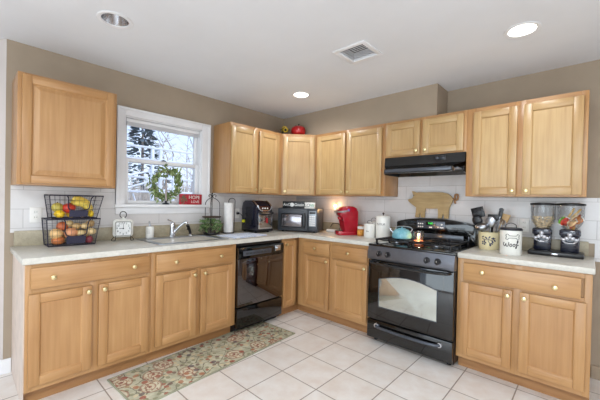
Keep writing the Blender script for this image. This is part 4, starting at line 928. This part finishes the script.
solo(m, 'drying_mat', mat_mat(), 'blue and white dish drying mat right of the sink', 'mat', (.42, -1.255, CT+.0005), 3)

# ------------------------------------------------------------------ things on top of the corner cabinet
r = thing('apple_ornament', 'round red ceramic apple on top of the corner cabinet', 'ornament', (.375, -.385, UT+.0008))
m = MB(); m.lathe([(0, 0), (.05, 0), (.085, .025), (.095, .06), (.085, .1), (.055, .122), (.02, .12), (0, .112)], n=32); b = m.build('apple_body', mat('deep_red_glaze', (172, 20, 24), .3, 0, .1, 10, .5, .3), r)
MB().tube([(0, 0, .112), (.006, -.004, .13), (.016, -.01, .146)], .007, 8, r1=.010).build('stem', mat('dark_stem', (46, 26, 20), .6), b)
m = MB(); m.quads([[(0, 0, .122), (-.03, -.012, .142), (-.062, -.02, .138), (-.03, -.03, .13)]]); m.build('leaf', mat('dark_leaf', (62, 78, 44), .5), b, 0)
r = thing('sunflower_ornament', 'yellow and dark flower ornament left of the red apple', 'ornament', (.24, -.497, UT+.0008))
m = MB(); m.lathe([(0, 0), (.035, 0), (.04, .03), (.03, .05), (0, .05)], n=18); m.build('pot', mat('dark_pot', (58, 50, 40), .5), r)
q = random.Random(9); c0, c1 = Vector((.0, 0, .0)), None
for k, (dx, dy, dz) in enumerate([(-.03, .02, .065), (.03, -.01, .07), (.0, .0, .095)]):
    m = MB(); polys = []; cc = Vector((dx, dy, dz)); nrm = Vector((.6, -.7, .35)).normalized(); u_ = nrm.cross(Vector((0, 0, 1))).normalized(); v_ = nrm.cross(u_)
    for i in range(14):
        a = 6.283*i/14; d = u_*math.cos(a)+v_*math.sin(a); e = u_*-math.sin(a)+v_*math.cos(a)
        polys += [[cc+d*.012, cc+d*.026+e*.007, cc+d*.04+nrm*.004, cc+d*.026-e*.007]]
    m.quads(polys); f = m.build('flower', mat('sunflower_yellow', (208, 172, 50), .6) if 'sunflower_yellow' not in bpy.data.materials else bpy.data.materials['sunflower_yellow'], r, 0)
    m = MB(); m.ball(cc+nrm*.003, (.014, .014, .014), n=10); m.build('flower_centre', INK, f)
m = MB(); polys = []
for i in range(60):
    p = Vector((q.gauss(0, .025), q.gauss(0, .03), q.uniform(.045, .085))); d = Vector((q.gauss(0, 1), q.gauss(0, 1), q.uniform(-.2, 1))).normalized()*.035; w_ = d.cross(Vector((0, .3, 1))).normalized()*.008
    polys += [[p, p+d*.5+w_, p+d, p+d*.5-w_]]
m.quads(polys); m.build('foliage', mat('ornament_foliage', (98, 92, 44), .6, 0, .3, 50), r, 0)

# ------------------------------------------------------------------ rug
def rug_mat():
    t = NT('floral_rug'); c = t.co(); nz = t.n('TexNoise', Scale=7, Detail=3); t.l(c, nz.inputs['Vector'])
    w = t.mix(.045, c, nz.outputs['Color'], 'ADD')
    def layer(scale, rnd_, loc):
        scale *= 1.35
        mp = t.n('Mapping'); mp.inputs['Location'].default_value = loc; t.l(w, mp.inputs[0])
        v = t.n('TexVoronoi', Scale=scale, Randomness=rnd_); v.voronoi_dimensions = '2D'; t.l(mp.outputs[0], v.inputs['Vector']); return v
    base = t.ramp(t.noise(c, 16, 5, .6), [(.3, (160, 156, 134)), (.5, (182, 178, 154)), (.72, (206, 200, 176))])
    # vine lines
    e = t.n('TexVoronoi', Scale=10, _feature='DISTANCE_TO_EDGE'); e.voronoi_dimensions = '2D'; t.l(t.mix(.12, c, nz.outputs['Color'], 'ADD'), e.inputs['Vector'])
    vine = t.math('LESS_THAN', e.outputs['Distance'], .035)
    base = t.mix(t.math('MULTIPLY', vine, .75), base, lin((96, 88, 74)))
    # leaves
    l2 = layer(17, .9, (5, 2, 0)); s2 = t.n('SeparateColor'); t.l(l2.outputs['Color'], s2.inputs[0])
    leaf = t.math('MULTIPLY', t.math('LESS_THAN', l2.outputs['Distance'], .36), t.math('GREATER_THAN', s2.outputs[0], .25))
    base = t.mix(t.math('MULTIPLY', leaf, .8), base, t.ramp(s2.outputs[1], [(.0, (138, 134, 106)), (.25, (206, 190, 156)), (.5, (118, 92, 84)), (.7, (176, 150, 118)), (.85, (160, 92, 74)), (1, (84, 84, 84))], 'CONSTANT'))
    # big flowers with petals
    l1 = layer(3.6, .75, (1.2, .6, 0)); s1 = t.n('SeparateColor'); t.l(l1.outputs['Color'], s1.inputs[0])
    rings = t.ramp(l1.outputs['Distance'], [(0, (150, 84, 74)), (.06, (214, 198, 170)), (.15, (166, 110, 92)), (.19, (212, 202, 176)), (.30, (170, 128, 110)), (.34, (116, 108, 96))], 'CONSTANT')
    pet = layer(24, .6, (0, 0, 0)); rings = t.mix(t.math('GREATER_THAN', pet.outputs['Distance'], .5), rings, lin((146, 96, 82)))
    fm = t.math('MULTIPLY', t.math('LESS_THAN', l1.outputs['Distance'], .36), t.math('GREATER_THAN', s1.outputs[2], .55))
    base = t.mix(t.math('MULTIPLY', fm, .7), base, rings)
    # small red blossoms
    l3 = layer(9, 1, (8, 4, 0)); s3 = t.n('SeparateColor'); t.l(l3.outputs['Color'], s3.inputs[0])
    sm = t.math('MULTIPLY', t.math('LESS_THAN', l3.outputs['Distance'], .24), t.math('GREATER_THAN', s3.outputs[1], .62))
    base = t.mix(t.math('MULTIPLY', sm, .8), base, t.ramp(s3.outputs[0], [(0, (158, 84, 70)), (.5, (172, 116, 88)), (.8, (100, 88, 92))], 'CONSTANT'))
    t.l(base, t.b.inputs['Base Color']); t.set(Roughness=.95, Specular__IOR__Level=.1); t.bump(t.noise(c, 260, 2), .5, .003); return t.m
r = thing('runner_rug', 'floral sage and red runner rug in front of the sink', 'rug', (.815, -1.80, .0005), 3.3)
MB().box(-.232, .232, -.738, .738, 0, .008, .003).build('pile', rug_mat(), r, 40)
m = MB()
for a in ((-.24, -.229, -.745, .745), (.229, .24, -.745, .745), (-.24, .24, -.745, -.734), (-.24, .24, .734, .745)): m.box(*a, 0, .009, .002)
m.build('binding', mat('sage_rug_binding', (158, 158, 134), .9), r)

# ------------------------------------------------------------------ ceiling lights and vent
REFL = mat('bright_reflector', (236, 237, 240), .2, 1, .03, 6)
GLOW = mat('lit_lamp_lens', (255, 250, 240), .5, emit=(255, 247, 232), es=9)
FROST = mat('unlit_lamp_lens', (222, 222, 222), .4)
lb = ['unlit recessed ceiling downlight with bright reflector, nearest the left wall cabinet', 'lit recessed ceiling downlight near the room corner', 'lit recessed ceiling downlight above the right base cabinet']
for (x, y, on), t_ in zip(LIGHTS, lb):
    r = thing('recessed_downlight', t_, 'ceiling light', (x, y, H), 0, 'recessed downlights')
    MB().lathe([(.076, .002), (.076, -.003), (.094, -.006), (.1, -.004), (.1, -.0005)], n=40).build('trim_ring', WHITE, r)
    m = MB(); m.lathe([(.077, -.003), (.072, .03), (.055, .11), (.054, .115)], n=40); m.build('reflector', REFL, r)
    m = MB(); m.lathe([(0, 0), (.054, 0), (.054, .01), (0, .01)], (0, 0, .10 if not on else .035), 32)
    if on: m = MB().lathe([(0, 0), (.070, 0), (.068, .01), (0, .01)], (0, 0, .022), 32)
    m.build('lamp_lens', GLOW if on else FROST, r)
    if on: lamp('downlight_beam', 'SPOT', (x, y, H-.01), (0, 0, 0), 19 if x < 2 else 12, (.97, .98, 1), spot_size=R(160), spot_blend=.6, shadow_soft_size=.07)
r = thing('ceiling_vent', 'square white louvred air vent in the ceiling', 'vent', (1.795, -1.26, H), 0)
m = MB()
for a in ((-.135, .135, -.135, -.1), (-.135, .135, .1, .135), (-.135, -.1, -.1, .1), (.1, .135, -.1, .1)): m.box(*a, -.008, -.0005, .002)
m.build('frame', WHITE, r)
m = MB()
for k in range(9): m.box(-.1, .1, -.0125, .0125, -.0008, .0008, mtx=Matrix.Translation((0, -.088+k*.022, .004)) @ Matrix.Rotation(R(24), 4, 'X'))
m.build('louvres', WHITE, r)
MB().box(-.1, .1, -.1, .1, .06, .062).build('duct_back', mat('dark_duct', (70, 70, 72), .8), r)

# ------------------------------------------------------------------ outside the window
m = MB()
nx, ny = 16, 24; V = lambda i, j: (-.3-40*(i/nx)**1.5, -25+60*j/ny, -.6+max(0, (i/nx)-.25)*3.4+.25*math.sin(j*1.3+i))
m.quads([[V(i, j), V(i+1, j), V(i+1, j+1), V(i, j+1)] for i in range(nx) for j in range(ny)])
struct(m, 'ground_outside', mat('winter_ground', (170, 158, 138), .9, 0, .2, .6), None, 60)
r = thing('white_pergola', 'white painted timber frame with cross braces outside the window', 'pergola', (-5.0, .55, -.5))
PW = mat('outdoor_white_paint', (240, 242, 246), .5)
for x, y in ((0, -1.2), (0, -.35), (0, -.55), (-1.6, -.9), (-1.6, .75)): MB().box(x-.035, x+.035, y-.035, y+.035, 0, 3.1, .005).build('post', PW, r)
for z in (1.95, 2.3, 2.75, 3.05):
    MB().box(-.04, .04, -1.9, 1.2 if z < 2.8 else .9, z-.024, z+.024, .004).build('beam', PW, r)
for a, b in (((0, -1.2, 2.0), (0, -.35, 2.3)), ((0, -1.2, 2.3), (0, 1.1, 2.95)), ((0, -.35, 1.95), (0, .4, 2.3)), ((0, -1.0, 1.9), (0, -.7, .9)), ((-1.6, -.9, 2.1), (0, -1.2, 2.9)), ((0, -.15, 2.3), (-1.6, .75, 2.9)), ((-1.6, -1.5, 2.9), (-1.6, 1.5, 2.9))): MB().tube([a, b], .022, 4).build('brace', PW, r)
BARK = mat('pale_winter_bark', (214, 208, 206), .9, 0, .2, 3)
BARK2 = mat('brown_winter_bark', (178, 162, 150), .9, 0, .25, 3)
def bare_tree(x, y, z, h, label, mm, seed):
    q = random.Random(seed); r = thing('bare_tree', label, 'tree', (x, y, z), 0, 'leafless trees beyond the window'); m = MB(); br = MB()
    m.tube(lerp_bez([(0, 0, 0), (q.gauss(0, .1), q.gauss(0, .1), h*.35), (q.gauss(0, .2), q.gauss(0, .2), h*.7), (q.gauss(0, .3), q.gauss(0, .3), h)], 3), .025*h**.7, 6, r1=.015); m.build('trunk', mm, r)
    for i in range(26):
        z0 = h*q.uniform(.15, .95); a = q.uniform(0, 6.283); L = h*q.uniform(.12, .34)*(1.1-z0/h*.6); d = Vector((math.cos(a), math.sin(a), q.uniform(.2, .9))); p = Vector((0, 0, z0)); p1 = p+d*L*.5; p2 = p1+d*L*.5+Vector((0, 0, L*.2))
        br.tube([p, p1, p2], .018, 4, r1=.006)
        for k in range(4): s_ = p1.lerp(p2, q.random()); e = Vector((q.gauss(0, 1), q.gauss(0, 1), q.uniform(0, 1))).normalized()*L*.4; br.tube([s_, s_+e], .008, 3, r1=.004)
    br.build('branches', mm, r)
TR = ['leafless tree with pale trunk outside the window behind the fence frame', 'leafless grey tree seen through the upper right pane', 'leafless brown tree seen low behind the wreath', 'leafless tree at the left edge of the window view', 'slender leafless tree in the middle of the window view', 'far leafless tree at the right edge of the window view', 'far leafless brown tree behind the left posts', 'far leafless tree above the wreath']
for k, (d, s_) in enumerate([(10.5, .62), (13, .37), (13, .56), (18, .44), (21, .53), (21, .36)]):
    z = -.6+max(0, (d/40)**(1/1.5)-.25)*3.4
    bare_tree(-d, -1.9+s_*d+(.9 if k == 1 else 0), z-.1, [5.5, 5.0, 5.2, 5, 6, 6][k], TR[k], BARK if k % 2 == 0 else BARK2, 40+k)
def evergreen(x, y, z, h, w_, label, seed):
    q = random.Random(seed); r = thing('evergreen_tree', label, 'tree', (x, y, z), 0, 'evergreen trees beyond the window'); MB().cyl((0, 0, 0), (0, 0, h*.95), .12, .02).build('trunk', BARK2, r)
    polys = []
    for i in range(900):
        t = q.random()**.8; zz = h*(.12+.88*t); R_ = w_*(1.02-t)*q.uniform(.5, 1); a = q.uniform(0, 6.283); p = Vector((R_*math.cos(a), R_*math.sin(a), zz)); d = Vector((math.cos(a), math.sin(a), q.uniform(-.5, .2)))*.34; s_ = Vector((-math.sin(a), math.cos(a), q.uniform(-.4, .4)))*.09
        polys += [[p, p+d*.5+s_, p+d, p+d*.5-s_]]
    m = MB(); m.quads(polys); m.build('needles', mat('evergreen_needles', (112, 128, 136), .8, 0, .3, 2) if 'evergreen_needles' not in bpy.data.materials else bpy.data.materials['evergreen_needles'], r, 0)
evergreen(-11, 2.0, -.4, 5.3, 1.5, 'dark green evergreen at the upper left of the window view', 3)
q = random.Random(77)
for k, lbl in enumerate(['tawny brush clump at the left of the lower pane', 'tawny brush clump behind the wreath', 'tawny brush clump right of the wreath']):
    d = 7.4; o = thing('brush_clump', lbl, 'bush', (-d, -1.9+(.34+.1*k)*d, -.55), 0, 'winter brush outside'); m = MB()
    for i in range(190):
        a = q.uniform(0, 6.283); b = Vector((q.uniform(-.3, .3), q.uniform(-.3, .3), 0)); t_ = b+Vector((math.cos(a)*.2, math.sin(a)*.12, q.uniform(1.4, 2.5))); m.tube([b, (b+t_)/2+Vector((0, 0, .2)), t_], .014, 3, r1=.005)
    m.build('stems', mat('tawny_stems_%d' % k, (206, 194, 180), .9, 0, .3, 3), o)
